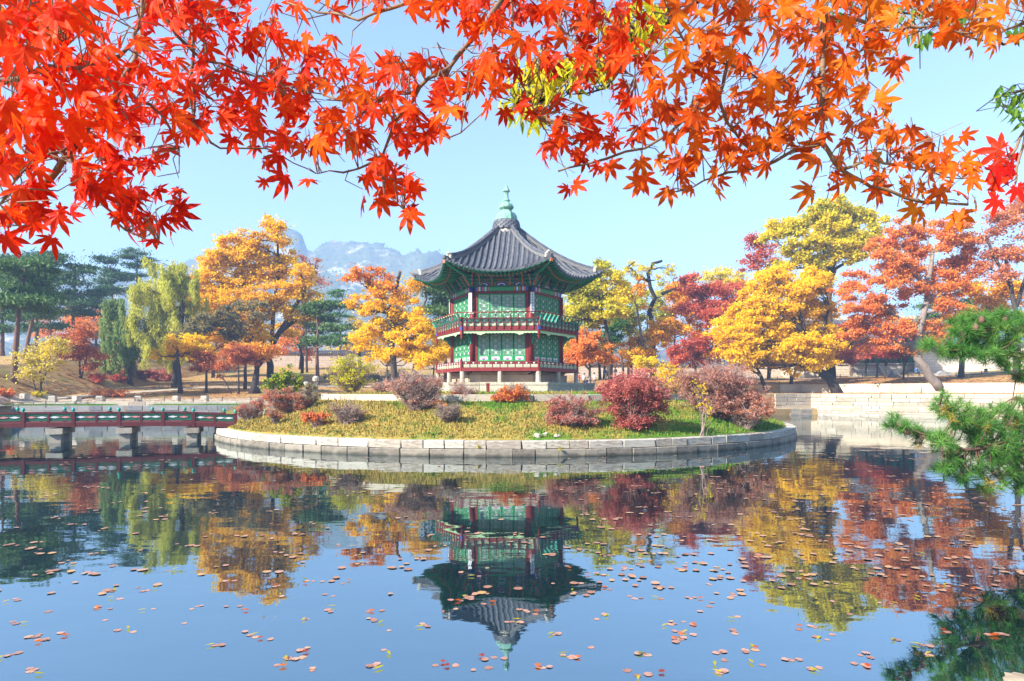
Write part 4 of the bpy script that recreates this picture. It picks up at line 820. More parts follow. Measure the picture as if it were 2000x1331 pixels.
# wooden frames and door leaves
W=3.9; AP=3.9*C30
def leaf_door(w,z0,z1,kick,diamond=0):
    """one leaf centred on x=0 at y=0; returns frame, lattice, paper, panel, motif meshes"""
    f=MB(); t=.055; f.box(-w/2,-w/2+t,-.035,.035,z0,z1); f.box(w/2-t,w/2,-.035,.035,z0,z1); f.box(-w/2+t,w/2-t,-.034,.034,z1-.07,z1); f.box(-w/2+t,w/2-t,-.034,.034,z0,z0+.06); f.box(-w/2+t,w/2-t,-.034,.034,z0+kick-.03,z0+kick+.03)
    la=MB(); a,b=-w/2+t,w/2-t; zz0,zz1=z0+kick+.03,z1-.07; n=7; cell=(b-a)/n; m=int((zz1-zz0)/cell); cz=(zz1-zz0)/m; q=.0125
    for i in range(1,n):
        x=a+i*cell; s=0
        # broken bars leave octagon openings
        for j in range(m):
            open_=(i in(3,4) and j%4 in(1,2)) or (i in(1,6) and j%4==3)
            if not open_: la.box(x-q,x+q,-.026,.006,zz0+j*cz,zz0+(j+1)*cz)
    for j in range(1,m):
        z=zz0+j*cz
        for i in range(n):
            open_=(i==3 and j%4==2) or (i in(0,6) and j%4==0)
            if not open_: la.box(a+i*cell,a+(i+1)*cell,-.022,.004,z-q,z+q)
    pa=MB().box(a,b,.008,.02,zz0,zz1); pn=MB().box(a,b,-.012,.015,z0+.06,z0+kick-.03)
    mo=MB(); zc=z0+kick/2+.01; 
    def arc(r0,r1,cx,cz_,a0,a1,y):
        n_=6; o=[(cx+r1*math.cos(a0+(a1-a0)*i/n_),cz_+r1*.8*math.sin(a0+(a1-a0)*i/n_)) for i in range(n_+1)]+[(cx+r0*math.cos(a1-(a1-a0)*i/n_),cz_+r0*.8*math.sin(a1-(a1-a0)*i/n_)) for i in range(n_+1)]
        mo.prism(o,y,-.0125)
    mo.cur=2; mo.box(-w*.34,w*.34,-.016,-.0125,zc-kick*.3,zc+kick*.3)
    mo.cur=1; arc(.001,.17,0,zc-.08,.15,math.pi-.15,-.022)
    mo.cur=0; arc(.0,.09,0,zc-.09,0.05,math.pi-.05,-.028); arc(.0,.06,-.19,zc-.07,0.05,math.pi-.05,-.024); arc(.0,.06,.19,zc-.07,.05,math.pi-.05,-.024)
    return (f.mesh('frame',M['door_green']),la.mesh('lattice',M['lattice_green']),pa.mesh('paper',M['paper']),pn.mesh('panel',M['door_green']),mo.mesh('painted_motif',[M['blue'],M['pink'],M['white']]))
hinge=MB().box(-.03,.03,-.05,-.034,-.025,.025).mesh('hinge',M['dark'])
for (z0,z1,kick,zb,zt) in ((4.78,6.62,.36,4.30,6.72),(7.12,9.26,.38,6.98,9.44)):
    ms=leaf_door(.775,z0,z1,kick)
    for k in range(6):
        fr=MB(); hx=1.6; fr.box(-1.78,1.78,-.10,.07,zb,z0-.01); fr.box(-1.78,-hx,-.06,.06,z0-.01,z1+.02); fr.box(hx,1.78,-.06,.06,z0-.01,z1+.02); fr.box(-1.78,1.78,-.08,.07,z1+.02,zt-.005)
        face('door_frame',fr.mesh('door_frame',M['red']),k,pav,(0,-AP,0))
        for i in range(4):
            d=face('door_leaf',ms[0],k,pav,(-1.2+.8*i,-AP,0))
            for nm,m_ in zip(('lattice','paper','panel','painted_motif'),ms[1:]): link(nm,m_,d)
            if k in (0,1,5):
                for zz in (z0+.5,z1-.35): link('hinge',hinge,d,(-.39 if i%2 else .39,0,zz))
# unseen solid dark core so nothing shines through
link('dark_core',hexslab(3.45,4.28,9.5).mesh('dark_core',M['dark']),pav)
# upper balcony
link('balcony_deck',hexslab(4.98,6.78,6.95).mesh('balcony_deck',M['red']),pav)
ub=mitred(MB(),5.1,.12,6.72,6.99).mesh('balcony_beam',M['red'])
def fringe():
    h=5.02/2; ao=5.02*C30; n=22; zt=6.72; o=[(-h+.02,zt),(h-.02,zt)]
    for i in range(n*4,-1,-1):
        x=-h+.02+i*(2*h-.04)/(n*4); ph=(i/4)%1; d=.13+.045*math.sin(math.pi*ph)
        u=abs(abs(x)-h*.52)/(h*.13)
        if u<1: d+=.13*(1-u)
        o.append((x,zt-d))
    mb=MB()
    top=o[:2]; low=o[2:]
    vs=[];
    for y in (-ao-.015,-ao+.015):
        for x,z in low: vs.append((x,y,z)); vs.append((x,y,zt))
    m=len(low); fs=[]
    for i in range(m-1):
        fs.append((2*i,2*i+1,2*i+3,2*i+2)); b=2*m; fs.append((b+2*i,b+2*i+2,b+2*i+3,b+2*i+1)); fs.append((2*i,2*i+2,b+2*i+2,b+2*i))
    return mb.add(vs,fs)
fm=fringe().mesh('fringe_board',M['pale_green'])
stud=MB(); stud.tube([(0,-.03,6.80),(0,-.05,6.9),(0,-.035,7.05),(0,-.055,7.3),(0,-.04,7.55)],[.03,.045,.03,.035,.03],6); stud=stud.mesh('baluster',M['red'],True)
arm=MB(); arm.prismx([(-.03,7.0),(-.12,7.06),(-.15,7.18),(-.11,7.30),(-.17,7.38),(-.26,7.44),(-.27,7.56),(-.34,7.64),(-.43,7.80),(-.35,7.80),(-.24,7.68),(-.19,7.58),(-.13,7.50),(-.05,7.44),(-.03,7.2)],-.022,.022); arm.cur=2; arm.lathe([(.02,7.75),(.07,7.79),(.045,7.835)],8,0,-.40)
arm=arm.mesh('rail_support',[M['teal'],M['red'],M['pale_green']])
cpost=MB(); cpost.box(-.075,.075,-.075,.075,6.45,7.62); cpost.lathe([(.075,6.45),(.05,6.40),(.085,6.33),(.04,6.27),(.065,6.22),(.01,6.15)],8); cpost=cpost.mesh('corner_post',M['red'])
cap_=MB().box(-.085,.085,-.09,.07,6.78,6.98).mesh('post_band',M['blue'])
HR=5.55
for k in range(6):
    face('balcony_beam',ub,k); face('fringe_board',fm,k)
    ao=5.04*C30; h=5.04/2-.08
    for z0,z1 in ((6.99,7.03),(7.24,7.28),(7.50,7.56)): face('mid_rail',MB().box(-h,h,-.04,.03,z0,z1).mesh('mid_rail',M['red']),k,pav,(0,-ao,0))
    for z0,z1,mk in ((7.04,7.23,'rail_panel'),(7.29,7.49,'rail_panel')):
        rp=face('railing_panel',MB().box(-h,h,-.012,.012,z0,z1).mesh('railing_panel',M[mk]),k,pav,(0,-ao,0))
        if k in(0,1,5):
            for i in range(10):
                x=-h+(i+.5)*2*h/10; mo=MB(); zc=(z0+z1)/2; mo.cur=0; mo.box(-.17,.17,-.022,-.0125,zc-.055,zc+.055); mo.cur=1; mo.box(-.08,.08,-.028,-.0225,zc-.03,zc+.03)
                link('painted_motif',mo.mesh('painted_motif',[M['pale_green'] if z0<7.1 else M['teal'],M['pink']]),rp,(x,0,0))
    for i in range(10):
        x=-h+(i+.5)*2*h/10; face('baluster',stud,k,pav,(x,-ao-.03,0)); face('rail_support',arm,k,pav,(x,-ao-.03,0))
    hh=HR/2; face('handrail',MB().tube([(-hh-.12,0,7.87),(hh+.12,0,7.87)],.034,8).mesh('handrail',M['red'],True),k,pav,(0,-HR*C30,0))
    corner('corner_post',cpost,k,5.06); corner('post_band',cap_,k,5.06)
    corner('rail_support',arm,k,5.06)
# brackets carrying the balcony
def prof_arm(o,w,m): return MB().prism(o,-w,w).mesh('bracket',m)
bo=[(0,0),(0,-.85),(.08,-.80),(.14,-.62),(.25,-.55),(.30,-.36),(.48,-.30),(.56,-.14),(.80,-.10),(.86,0)]
bm_=prof_arm(bo,.04,[M['teal']])
for k in range(6):
    a=R(DL+30+60*k)
    link('bracket',bm_,pav,(4.03*math.sin(a),-4.03*math.cos(a),6.74),a-math.pi/2)
# plaques on the front columns, with brushed characters
plq=MB().box(-.13,.13,-.02,.02,7.95,9.32).mesh('plaque',M['white'])
def glyphs(seed):
    r=random.Random(seed); mb=MB(); 
    for c in range(7):
        z=9.22-c*.185
        for s in range(3): zz=z-.02-s*.045; w=r.uniform(.03,.07); mb.box(-w,w,-.026,-.0205,zz-.008,zz+.008)
        x=r.uniform(-.03,.03); mb.box(x-.009,x+.009,-.0265,-.021,z-.13,z)
        x=r.uniform(-.06,.06); mb.box(x-.008,x+.008,-.027,-.0215,z-.10,z-.03)
    return mb.mesh('lettering',M['blue'])
for k in (5,0,4,1):
    a=R(DL+30+60*k); q=link('plaque',plq,pav,(4.13*math.sin(a),-4.13*math.cos(a),0),a); link('lettering',glyphs(k),q)
# painted beam, frieze arches, plates
def painted(seed):
    mb=MB(); h=1.78; y0,y1=-.12,.08; z0,z1=9.45,9.72
    mb.cur=0; mb.box(-.85,.85,y0,y1,z0,z1)
    for s in (-1,1):
        e=[.85,.93,1.0,1.10,1.18,1.30,1.40,1.50,1.62,1.78]; cs=[1,2,3,4,1,2,3,1,2]
        for i in range(9):
            a,b=sorted((s*e[i],s*e[i+1])); mb.cur=cs[i]; mb.box(a,b,y0-.004*(i%3),y1,z0,z1)
    return mb.mesh('painted_beam',[M['door_green'],M['orange'],M['blue'],M['white'],M['teal']])
pb=painted(1)
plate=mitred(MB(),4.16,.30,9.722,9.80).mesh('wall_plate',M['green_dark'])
fri=MB(); fri.cur=0; fri.box(-1.85,1.85,-.03,.05,9.80,10.62)
for cx in (-1.2,0,1.2):
    def dome(r,y,mi,zz=9.82,sx=1.35):
        fri.cur=mi; o=[(cx+sx*r*math.cos(math.pi*i/8),zz+r*.8*math.sin(math.pi*i/8)) for i in range(9)]; fri.prism(o,y,-.02)
    dome(.38,-.05,1); dome(.31,-.058,2); dome(.22,-.066,3); dome(.12,-.074,2)
fri.cur=1; fri.box(-1.85,1.85,-.07,.05,10.20,10.26)
for s in (-1,1):
    for i,(x,mi) in enumerate(((.62,2),(.70,1),(.78,4),(.86,2))): fri.cur=mi; fri.box(s*x-.035,s*x+.035,-.06-.004*i,.05,10.30,10.60)
fri=fri.mesh('frieze',[M['green'],M['orange'],M['blue'],M['white'],M['teal']])
# bracket arms: green body with coral nose
def bracket(n=3,w=.045,sc=1.0):
    mb=MB()
    for i in range(n):
        z=9.82+i*.22; o_=[(0,0),(0,.20)]; L_=(.42+.26*i)*sc
        out=[(0,z),(0,z+.17),(L_*.55,z+.17),(L_*.8,z+.13),(L_,z+.20),(L_+.09,z+.17),(L_*.93,z+.02),(L_*.7,z-.03),(L_*.45,z+.03)]
        # profile in the local -Y direction
        m=len(out); base=len(mb.v); mb.cur=0
        vs=[(-w,-a,b) for a,b in out]+[(w,-a,b) for a,b in out]
        mb.add(vs,[tuple(range(m)),tuple(range(2*m-1,m-1,-1))]+[(j,j+m,(j+1)%m+m,(j+1)%m) for j in (0,1,2,3,7,8)])
        mb.cur=1; mb.add(vs,[(j,j+m,(j+1)%m+m,(j+1)%m) for j in (4,5,6)])
        mb.cur=1; mb.tube([(0,-L_*.6,z-.03),(0,-L_*.85,z+.02),(0,-L_-.04,z+.16)],[.03,.035,.02],5)
        mb.cur=0; mb.box(-.20-.05*i,.20+.05*i,-L_*.5-.05,-L_*.5+.05,z+.10,z+.20)
        mb.cur=2; mb.box(-.09,.09,-L_*.5-.08,-L_*.5+.08,z+.17,z+.22)
    return mb.mesh('bracket',[M['teal'],M['orange'],M['green']])
bk=bracket(); bk2=bracket(3,.04,.72)
for k in range(6):
    face('painted_beam',pb,k,pav,(0,-AP,0)); face('wall_plate',plate,k); face('frieze',fri,k,pav,(0,-AP+.02,0))
    for dx in (0,):
        corner('bracket',bk,k,3.95)
    for e in (-1,1): corner('bracket',bk2,k,3.95,extra=R(38)*e)
    for x in (-.6,.6): face('bracket',bk2,k,pav,(x,-AP-.02,0))
    for x in (-1.42,1.42): face('bracket',bk2,k,pav,(x,-AP-.02,0))
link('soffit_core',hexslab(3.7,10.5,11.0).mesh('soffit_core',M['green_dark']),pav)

# roof -------------------------------------------------------------
AE=5.45; XC=3.42
def a_eave(u): return AE+.46*abs(u)**2.3
def z_eave(u): return 10.46+.72*abs(u)**2.4
def zroof(x,a):
    u=max(-1,min(1,x/(a*T30))) if a>0 else 0
    v=1-(a-.80)/(a_eave(u)-.80); v=max(0,min(1,v)); return z_eave(u)+(14.2-z_eave(u))*v**1.62
def endA(x):
    a=AE
    for _ in range(30): a=AE+.46*min(1,abs(x)/(a*T30))**2.3
    return a
mb=MB(); NU,NV=28,16
for i in range(NV+1):
    s=i/NV
    for j in range(NU+1):
        u=-1+2*j/NU; a=.8+(a_eave(u)-.8)*s; mb.v.append((u*a*T30,-a,zroof(u*a*T30,a)))
for i in range(NV):
    for j in range(NU): q=i*(NU+1)+j; mb.f.append((q,q+1,q+NU+2,q+NU+1)); mb.mi.append(0)
# underside and fascia
b=len(mb.v)
for i,s in enumerate((.50,.72,1.0)):
    for j in range(NU+1):
        u=-1+2*j/NU; a=.8+(a_eave(u)-.8)*s; zt=z_eave(u); drop=(.10,.16,.12)[i]; mb.v.append((u*a*T30,-a,min(zroof(u*a*T30,a)-drop, 10.62+(.72*abs(u)**2.4) if i<2 else zt-.12)))
for i in range(2):
    for j in range(NU): q=b+i*(NU+1)+j; mb.f.append((q+NU+1,q+NU+2,q+1,q)); mb.mi.append(1)
for j in range(NU): mb.f.append((NV*(NU+1)+j,NV*(NU+1)+j+1,b+2*(NU+1)+j+1,b+2*(NU+1)+j)); mb.mi.append(2)
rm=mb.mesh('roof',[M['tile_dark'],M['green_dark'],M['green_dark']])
roof=face('roof',rm,0)
for k in range(1,6): face('roof_slope',rm,k,roof) if False else link('roof_slope',rm,roof,rz=R(60*k))
def rlink(name,me,k,loc=(0,0,0)):   # children of the roof share its frame (face 0)
    a=R(60*k); c,s=math.cos(a),math.sin(a); x,y,z=loc
    return link(name,me,roof,(c*x-s*y,s*x+c*y,z),a)
NR=19
for j in range(NR):
    x=-XC+.02+(j+.5)*(2*XC-.04)/NR; ae=endA(x); a0=max(.86,abs(x)/T30+.10)
    if ae-a0<.12: a0=ae-.12
    mb=MB(); n=max(1,int((ae-a0)/.34)); pts=[];rr=[]
    for i in range(n):
        s0=a0+(ae-a0)*i/n; s1=a0+(ae-a0)*(i+1)/n
        pts+= [(x,-s0,zroof(x,s0)+.035),(x,-s1+.015,zroof(x,s1)+.045)]; rr+=[.082,.098]
    mb.cur=0; mb.tube(pts,rr,7)
    mb.cur=1; e=(x,-ae-.02,zroof(x,ae)+.02); mb.tube([(x,-ae+.03,e[2]+.01),(x,-ae-.035,e[2])],[.115,.115],10)
    tm=mb.mesh('tile_row',[M['tile'],M['tile']])
    # drip tile: a hanging crescent between the rows
    xm=x+(2*XC-.04)/NR/2
    for k in range(6): rlink('tile',tm,k)
    if j<NR-1:
        am=endA(xm); zz=zroof(xm,am); w=.11; o=[(xm-w,zz+.03),(xm-w*.6,zz-.05),(xm,zz-.085),(xm+w*.6,zz-.05),(xm+w,zz+.03)]
        dm=MB().prism(o,-am-.045,-am-.005).mesh('drip_tile',M['tile'])
        for k in range(6): rlink('drip_tile',dm,k)
# pan tile steps between rows
st=MB()
for j in range(NR-1):
    x=-XC+.02+(j+1)*(2*XC-.04)/NR; ae=endA(x); a0=max(.9,abs(x)/T30+.15); a=a0
    while a<ae-.05:
        z=zroof(x,a); st.add([(x-.09,-a,z+.035),(x+.09,-a,z+.035),(x+.09,-a-.11,zroof(x,a+.11)+.006),(x-.09,-a-.11,zroof(x,a+.11)+.006),(x-.09,-a,z),(x+.09,-a,z)],[(0,3,2,1),(0,1,5,4)]); a+=.115
stm=st.mesh('pan_tiles',M['tile_dark'])
for k in range(6):
    o=rlink('pan_tiles',stm,k); o['kind']='stuff'
M['ridge_mortar']=mat('weathered_ridge_mortar',[(.10,.10,.11),(.19,.18,.17),(.28,.255,.22)],8,.85,.4)
# hip ridges
def hip(t):   # t 0 eave corner .. 1 neck, along local corner direction (-Y)
    r0=XC/math.sin(R(30)); a=(.8+(a_eave(1)-.8)*(1-t)); r=a/C30; return r,zroof(a*T30,a)
mb=MB(); n=16
for layer,(w,h0,h1) in enumerate(((.12,-.05,.14),(.10,.14,.25))):
    mb.cur=1-layer if layer==0 else 0
    for i in range(n):
        r0,z0=hip(.10+.90*i/n); r1,z1=hip(.10+.90*(i+1)/n)
        mb.add([(-w,-r0,z0+h0),(w,-r0,z0+h0),(w,-r1,z1+h0),(-w,-r1,z1+h0),(-w,-r0,z0+h1),(w,-r0,z0+h1),(w,-r1,z1+h1),(-w,-r1,z1+h1)],[(0,1,5,4),(1,2,6,5),(2,3,7,6),(3,0,4,7),(4,5,6,7)])
mb.cur=0; pts=[];rr=[]
for i in range(n+1): r,z=hip(.09+.91*i/n); pts.append((0,-r,z+.27)); rr.append(.095 if i%2 else .085)
mb.tube(pts,rr,8)
hm_=mb.mesh('hip_ridge',[M['tile'],M['ridge_mortar']])
r,z=hip(.095); orn=MB(); orn.box(-.16,.16,-r-.10,-r+.08,z-.02,z+.26); orn.tube([(0,-r-.05,z+.26),(0,-r-.14,z+.34),(0,-r-.10,z+.42)],[.13,.11,.04],8); orn=orn.mesh('ridge_ornament',M['mortar'])
tip=MB(); r2,z2=hip(.0); tip.tube([(0,-r+.0,z+.02),(0,-(r+r2)/2,(z+z2)/2+.06),(0,-r2-.02,z2+.08)],[.12,.115,.12],8); tip=tip.mesh('corner_tile',M['tile'])
hr=MB(); # corner rafter
ra,za=hip(.0); hr.cur=0; hr.tube([(0,-3.9,10.42),(0,-5.2,10.52),(0,-ra+.06,za-.20)],[.12,.12,.10],6); hr.cur=1; hr.box(-.09,.09,-ra+.02,-ra+.10,za-.30,za-.10); hr=hr.mesh('corner_rafter',[M['teal'],M['orange']])
for k in range(6):
    for nm,m_ in (('hip_ridge',hm_),('ridge_ornament',orn),('corner_tile',tip),('corner_rafter',hr)):
        link(nm,m_,roof,(0,0,0),R(30+60*k))
# rafters: round ones with coral ends, square flying ones with green ends above them
NRF=22
for j in range(NRF):
    u=-1+2*(j+.5)/NRF; ae=a_eave(u); x1=u*ae*T30; zE=z_eave(u)
    xi=u*AP*T30*.95; mb=MB(); a1=ae-.62; xa=u*a1*T30; 
    mb.cur=0; mb.tube([(xi,-AP+.1,10.66+.2*abs(u)**2.4),(xa,-a1,zE-.26)],[.055,.055],7)
    mb.cur=1; mb.tube([(xa,-a1+.01,zE-.26),(xa*1.003,-a1-.02,zE-.262)],[.062,.062],8)
    rf=mb.mesh('rafter',[M['green'],M['orange']])
    mb=MB(); d=Vector((x1-xa,-(ae-.06)+a1-.25,0)); p0=Vector((xa*.93,-a1+.30,zE-.14)); p1=Vector((x1*.99,-ae+.07,zE-.125)); 
    mb.cur=0; mb.tube([p0,p1],[.062,.055],4); mb.cur=1; mb.tube([p1,p1+(p1-p0).normalized()*.02],[.06,.06],4)
    fr_=mb.mesh('flying_rafter',[M['green'],M['teal']])
    for k in range(6): rlink('rafter',rf,k); rlink('flying_rafter',fr_,k)
# eave battens
eb=MB(); eb2=MB()
for j in range(NU):
    for (dd,zo,h,e_) in ((.045,-.115,.05,eb),(.60,-.215,.05,eb2)):
        q=[]
        for jj in (j,j+1):
            u=-1+2*jj/NU; a=a_eave(u)-dd; x=u*a*T30; q.append((x,a,z_eave(u)+zo))
        (xa,aa,za_),(xb,ab,zb_)=q; e_.add([(xa,-aa,za_),(xb,-ab,zb_),(xb,-ab+.06,zb_),(xa,-aa+.06,za_),(xa,-aa,za_+h),(xb,-ab,zb_+h),(xb,-ab+.06,zb_+h),(xa,-aa+.06,za_+h)],[(0,3,2,1),(4,5,6,7),(0,1,5,4),(2,3,7,6)])
e1=eb.mesh('eave_batten',M['green']); e2=eb2.mesh('eave_batten',M['green'])
for k in range(6): rlink('eave_batten',e1,k); rlink('eave_batten',e2,k)
# neck of scalloped tiles and copper finial
nk=link('roof_neck',MB().lathe([(1.0,14.0),(.98,14.22),(.90,14.26),(.86,14.75),(.80,14.95)],12).mesh('roof_neck',M['mortar']),pav)
sc_=MB(); o=[(.16*math.cos(a),.16*math.sin(a)) for a in [math.pi+math.pi*i/8 for i in range(9)]]; sc_.prism(o+[(.15,.10),(-.15,.10)],-.03,.03); scm=sc_.mesh('neck_tile',M['tile'])
for row in range(4):
    for i in range(17):
        a=2*math.pi*(i+.5*(row%2))/17; rr_=.99-.035*row; o_=link('neck_tile',scm,nk,(rr_*math.sin(a),-rr_*math.cos(a),14.42+row*.155)); o_.rotation_euler=(R(-22),0,a)
fin=link('finial',MB().lathe([(.84,14.90),(.84,14.97),(.80,15.02),(.79,15.15),(.74,15.38),(.62,15.55),(.46,15.64),(.40,15.67),(.38,15.80),(.44,15.84)],6,rot=R(DL)).mesh('finial',M['copper']),pav)
link('bulb',MB().lathe([(.44,15.84),(.53,15.92),(.52,16.05),(.42,16.2),(.30,16.30),(.20,16.36)],10,rot=R(DL)).mesh('bulb',M['copper'],False),fin)
link('stem',MB().lathe([(.20,16.36),(.26,16.44),(.26,16.52),(.16,16.60),(.135,16.95),(.18,17.08),(.27,17.13)],6,rot=R(DL)).mesh('stem',M['copper']),fin)
link('spike',MB().lathe([(.27,17.13),(.255,17.17),(.14,17.38),(.01,17.62)],6,rot=R(DL)).mesh('spike',M['copper']),fin)

# red marker post and stone posts on the island
def on_island(px,py,Y=None):
    Y=Y or base_on_island(px,py); x=(px-1000)*Y/F; return (x,Y,I(x,Y))
t=thing('marker_post','short flat red signpost standing on the grass before the podium','sign',on_island(953,782,37.5)); link('post',MB().box(-.10,.10,-.03,.03,-.1,.55).mesh('post',M['red']),t); link('cap',MB().box(-.12,.12,-.045,.045,.55,.60).mesh('cap',M['red']),t)
for i,(px,py,Y,h,l) in enumerate(((617,781,41,1.55,'round-capped pale stone gate post nearer the pavilion'),(598,779,43.5,1.40,'round-capped pale stone gate post half hidden by bushes'))):
    x,y,z=on_island(px,py,Y); t=thing('stone_post',l,'stone post',(x,y,z),rz=.3,group='stone gate posts of the bridge path')
    link('shaft',MB().lathe([(.24,-.2),(.24,.1),(.185,.16),(.185,h*.72),(.17,h*.76)],4,rot=R(45)).mesh('shaft',M['stone']),t); link('cap',MB().lathe([(.14,h*.76),(.20,h*.80),(.21,h*.90),(.19,h*.95),(.10,h)],10).mesh('cap',M['stone']),t)
# stone kerb of the descending path
t=thing('path_kerb','pale slanting stone edge running down from the gate posts to the bridge','stone kerb')
A=Vector((-12.6,41.0)); B_=Vector((-15.6,38.0))
for i in range(5):
    a=A.lerp(B_,i/5); b=A.lerp(B_,(i+1)/5); c=(a+b)/2; z=I(c.x,c.y)
    link('stone',blocks('stone')[i],t,(c.x,c.y,z+.05),0,((b-a).length-.02,.22,.3),rot=(0,0,math.atan2(B_.y-A.y,B_.x-A.x)))

# ------------------------------------------------------------------ the bridge
br=thing('footbridge','arched red and green wooden footbridge on stone piers reaching the island from the left','bridge')
e0=Vector((-15.75,36.75)); d=Vector((-9.75,-3.2)).normalized(); nrm2=Vector((-d.y,d.x))  # d runs to the left
if nrm2.y<0: nrm2=-nrm2
def bp_(s): return e0+d*s
def bz(s): # deck top height
    return .99+.08*(1-((s-11)/11)**2)-(.10*(1-s/3.2) if s<3.2 else 0)
near=[.12,2.30,3.84,5.98,8.12,10.38,12.7,15.0,17.4,19.8,22.2]; farp=[.89,3.0,4.68,6.81,9.0,11.2,13.5,15.8,18.1,20.5]
ang=math.atan2(d.y,d.x)
def seg(name,s0,s1,zo0,zo1,w0,w1,m,parent,sub=1,sz=None):
    mb=MB()
    for i in range(sub):
        a=s0+(s1-s0)*i/sub; b=s0+(s1-s0)*(i+1)/sub; pa,pb_=bp_(a),bp_(b); za,zb=bz(a),bz(b)
        q=[pa+nrm2*w0,pb_+nrm2*w0,pb_+nrm2*w1,pa+nrm2*w1]; zz=[za,zb,zb,za]
        mb.add([(p.x,p.y,z+zo0) for p,z in zip(q,zz)]+[(p.x,p.y,z+zo1) for p,z in zip(q,zz)],[(0,1,2,3),(7,6,5,4),(0,4,5,1),(1,5,6,2),(2,6,7,3),(3,7,4,0)])
    return link(name,mb.mesh(name,m),parent)
BW=1.75
seg('deck',-.4,24.5,-.10,.0,.1,BW-.1,M['bridge_red'],br,24)
for w in (0,BW-.14): seg('side_beam',-.3,24.5,-.20,.02,w-.02,w+.12,M['bridge_red'],br,24)
capm=MB().lathe([(.06,0),(.045,.03),(.085,.07),(.095,.13),(.07,.19),(.012,.24)],8).mesh('post_cap',M['teal'],True)
pm_=MB().box(-.085,.085,-.085,.085,-.22,.60).mesh('railing_post',M['bridge_red'])
pm2=MB().box(-.05,.05,-.05,.05,-.0,.50).mesh('baluster',M['bridge_red'])
def cloud():
    mb=MB()
    for cur,sx,y in ((1,.27,-.028),(0,.21,-.036)):
        mb.cur=cur; o=[]
        for i in range(16):
            a=2*math.pi*i/16; r=1+.16*math.cos(4*a); o.append((sx*r*math.cos(a),(.078 if cur else .05)*r*math.sin(a)))
        mb.prism(o,y,-.02)
    return mb.mesh('cloud_cutout',[M['white'],M['dark']])
cm=cloud(); cm2=cloud(); cm2.materials[0]=M['pink']
for side,w in ((0,0.05),(1,BW-.07)):
    ss=near if side==0 else farp
    for i,s in enumerate(ss):
        p=bp_(s)+nrm2*w; q=link('railing_post',pm_,br,(p.x,p.y,bz(s)),ang); link('post_cap',capm,q,(0,0,.60))
    for a,b in zip(ss,ss[1:]):
        a+=.09; b-=.09; mid=(a+b)/2
        seg('handrail',a,b,.50,.56,w-.045,w+.045,M['bridge_red'],br,4); seg('mid_rail',a,b,.10,.14,w-.03,w+.03,M['bridge_red'],br,4)
        pn=seg('railing_panel',a,b,.14,.50,w-.018,w+.018,M['bridge_green'],br,4)
        if b-a>1.85:
            p=bp_(mid)+nrm2*w; link('baluster',pm2,br,(p.x,p.y,bz(mid)),ang); cs_=[a+(b-a)*f for f in (.13,.36,.64,.87)]
        else: cs_=[a+(b-a)*f for f in (.3,.7)]
        if side==0:
            for n_,s in enumerate(cs_):
                p=bp_(s)+nrm2*w; link('cloud_cutout',cm2 if (n_+int(a))%3==2 else cm,pn,(p.x,p.y,bz(s)+.32),ang+math.pi)
        else:
            for n_,s in enumerate(cs_): p=bp_(s)+nrm2*w; link('cloud_cutout',cm,pn,(p.x,p.y,bz(s)+.32),ang+math.pi)
for s in (2.4,5.71,8.95,12.2,15.5,18.8,22):
    # pier: two square shafts under a wide cap stone
    c=bp_(s)+nrm2*(BW/2); pr=link('pier_cap',MB().box(-.38,.38,-1.0,1.0,-.30,0).mesh('pier_cap',M['stone_tan']),br,(c.x,c.y,bz(s)-.28),ang)
    for w in (-.68,.62): link('pier_shaft',MB().box(-.26,.26,-.24,.24,-.5-1.2,-.345).mesh('pier_shaft',M['stone_tan']),pr,(0,w,0))
seg('abutment',-.5,.35,-.75,-.27,-.1,BW+.1,M['stone_grey'],br)
t=None

# ------------------------------------------------------------------ left bank furniture
def on_bank(px,py,Y=None):
    Y=Y or base_on_bank(px,py); x=(px-1000)*Y/F; return (x,Y,G(x,Y))
GBo='square stone bollards along the bank path'
places=['leftmost, by the small yellow tree','right of the small yellow tree','below the green willow','just left of the yellow willow','leaning a little, below the yellow willow','beside the dark yellow-leafed trunk','beside the straight rusty maple']
for i,px in enumerate((48,103,150,195,270,345,400,737)):
    lab='square pale stone bollard '+(places[i] if i<7 else 'alone beyond the stone gate post on the far bank')
    Yq=66.0
    for _ in range(20): Yq=Yb((px-1000)*Yq/F)+2.75
    x,y,z=on_bank(px,786,Yq if i<7 else 69); s=.29
    t=thing('stone_bollard',lab,'bollard',(x,y,z),rz=random.uniform(-.3,.3),group=GBo)
    link('block',MB().lathe([(s*1.45,-.15),(s*1.35,.52),(s*1.15,.60)],4,rot=R(45)).mesh('block',M['stone']),t)
    link('plinth',MB().box(-s*1.2,s*1.2,-s*1.2,s*1.2,-.2,.06).mesh('plinth',M['stone_tan']),t)
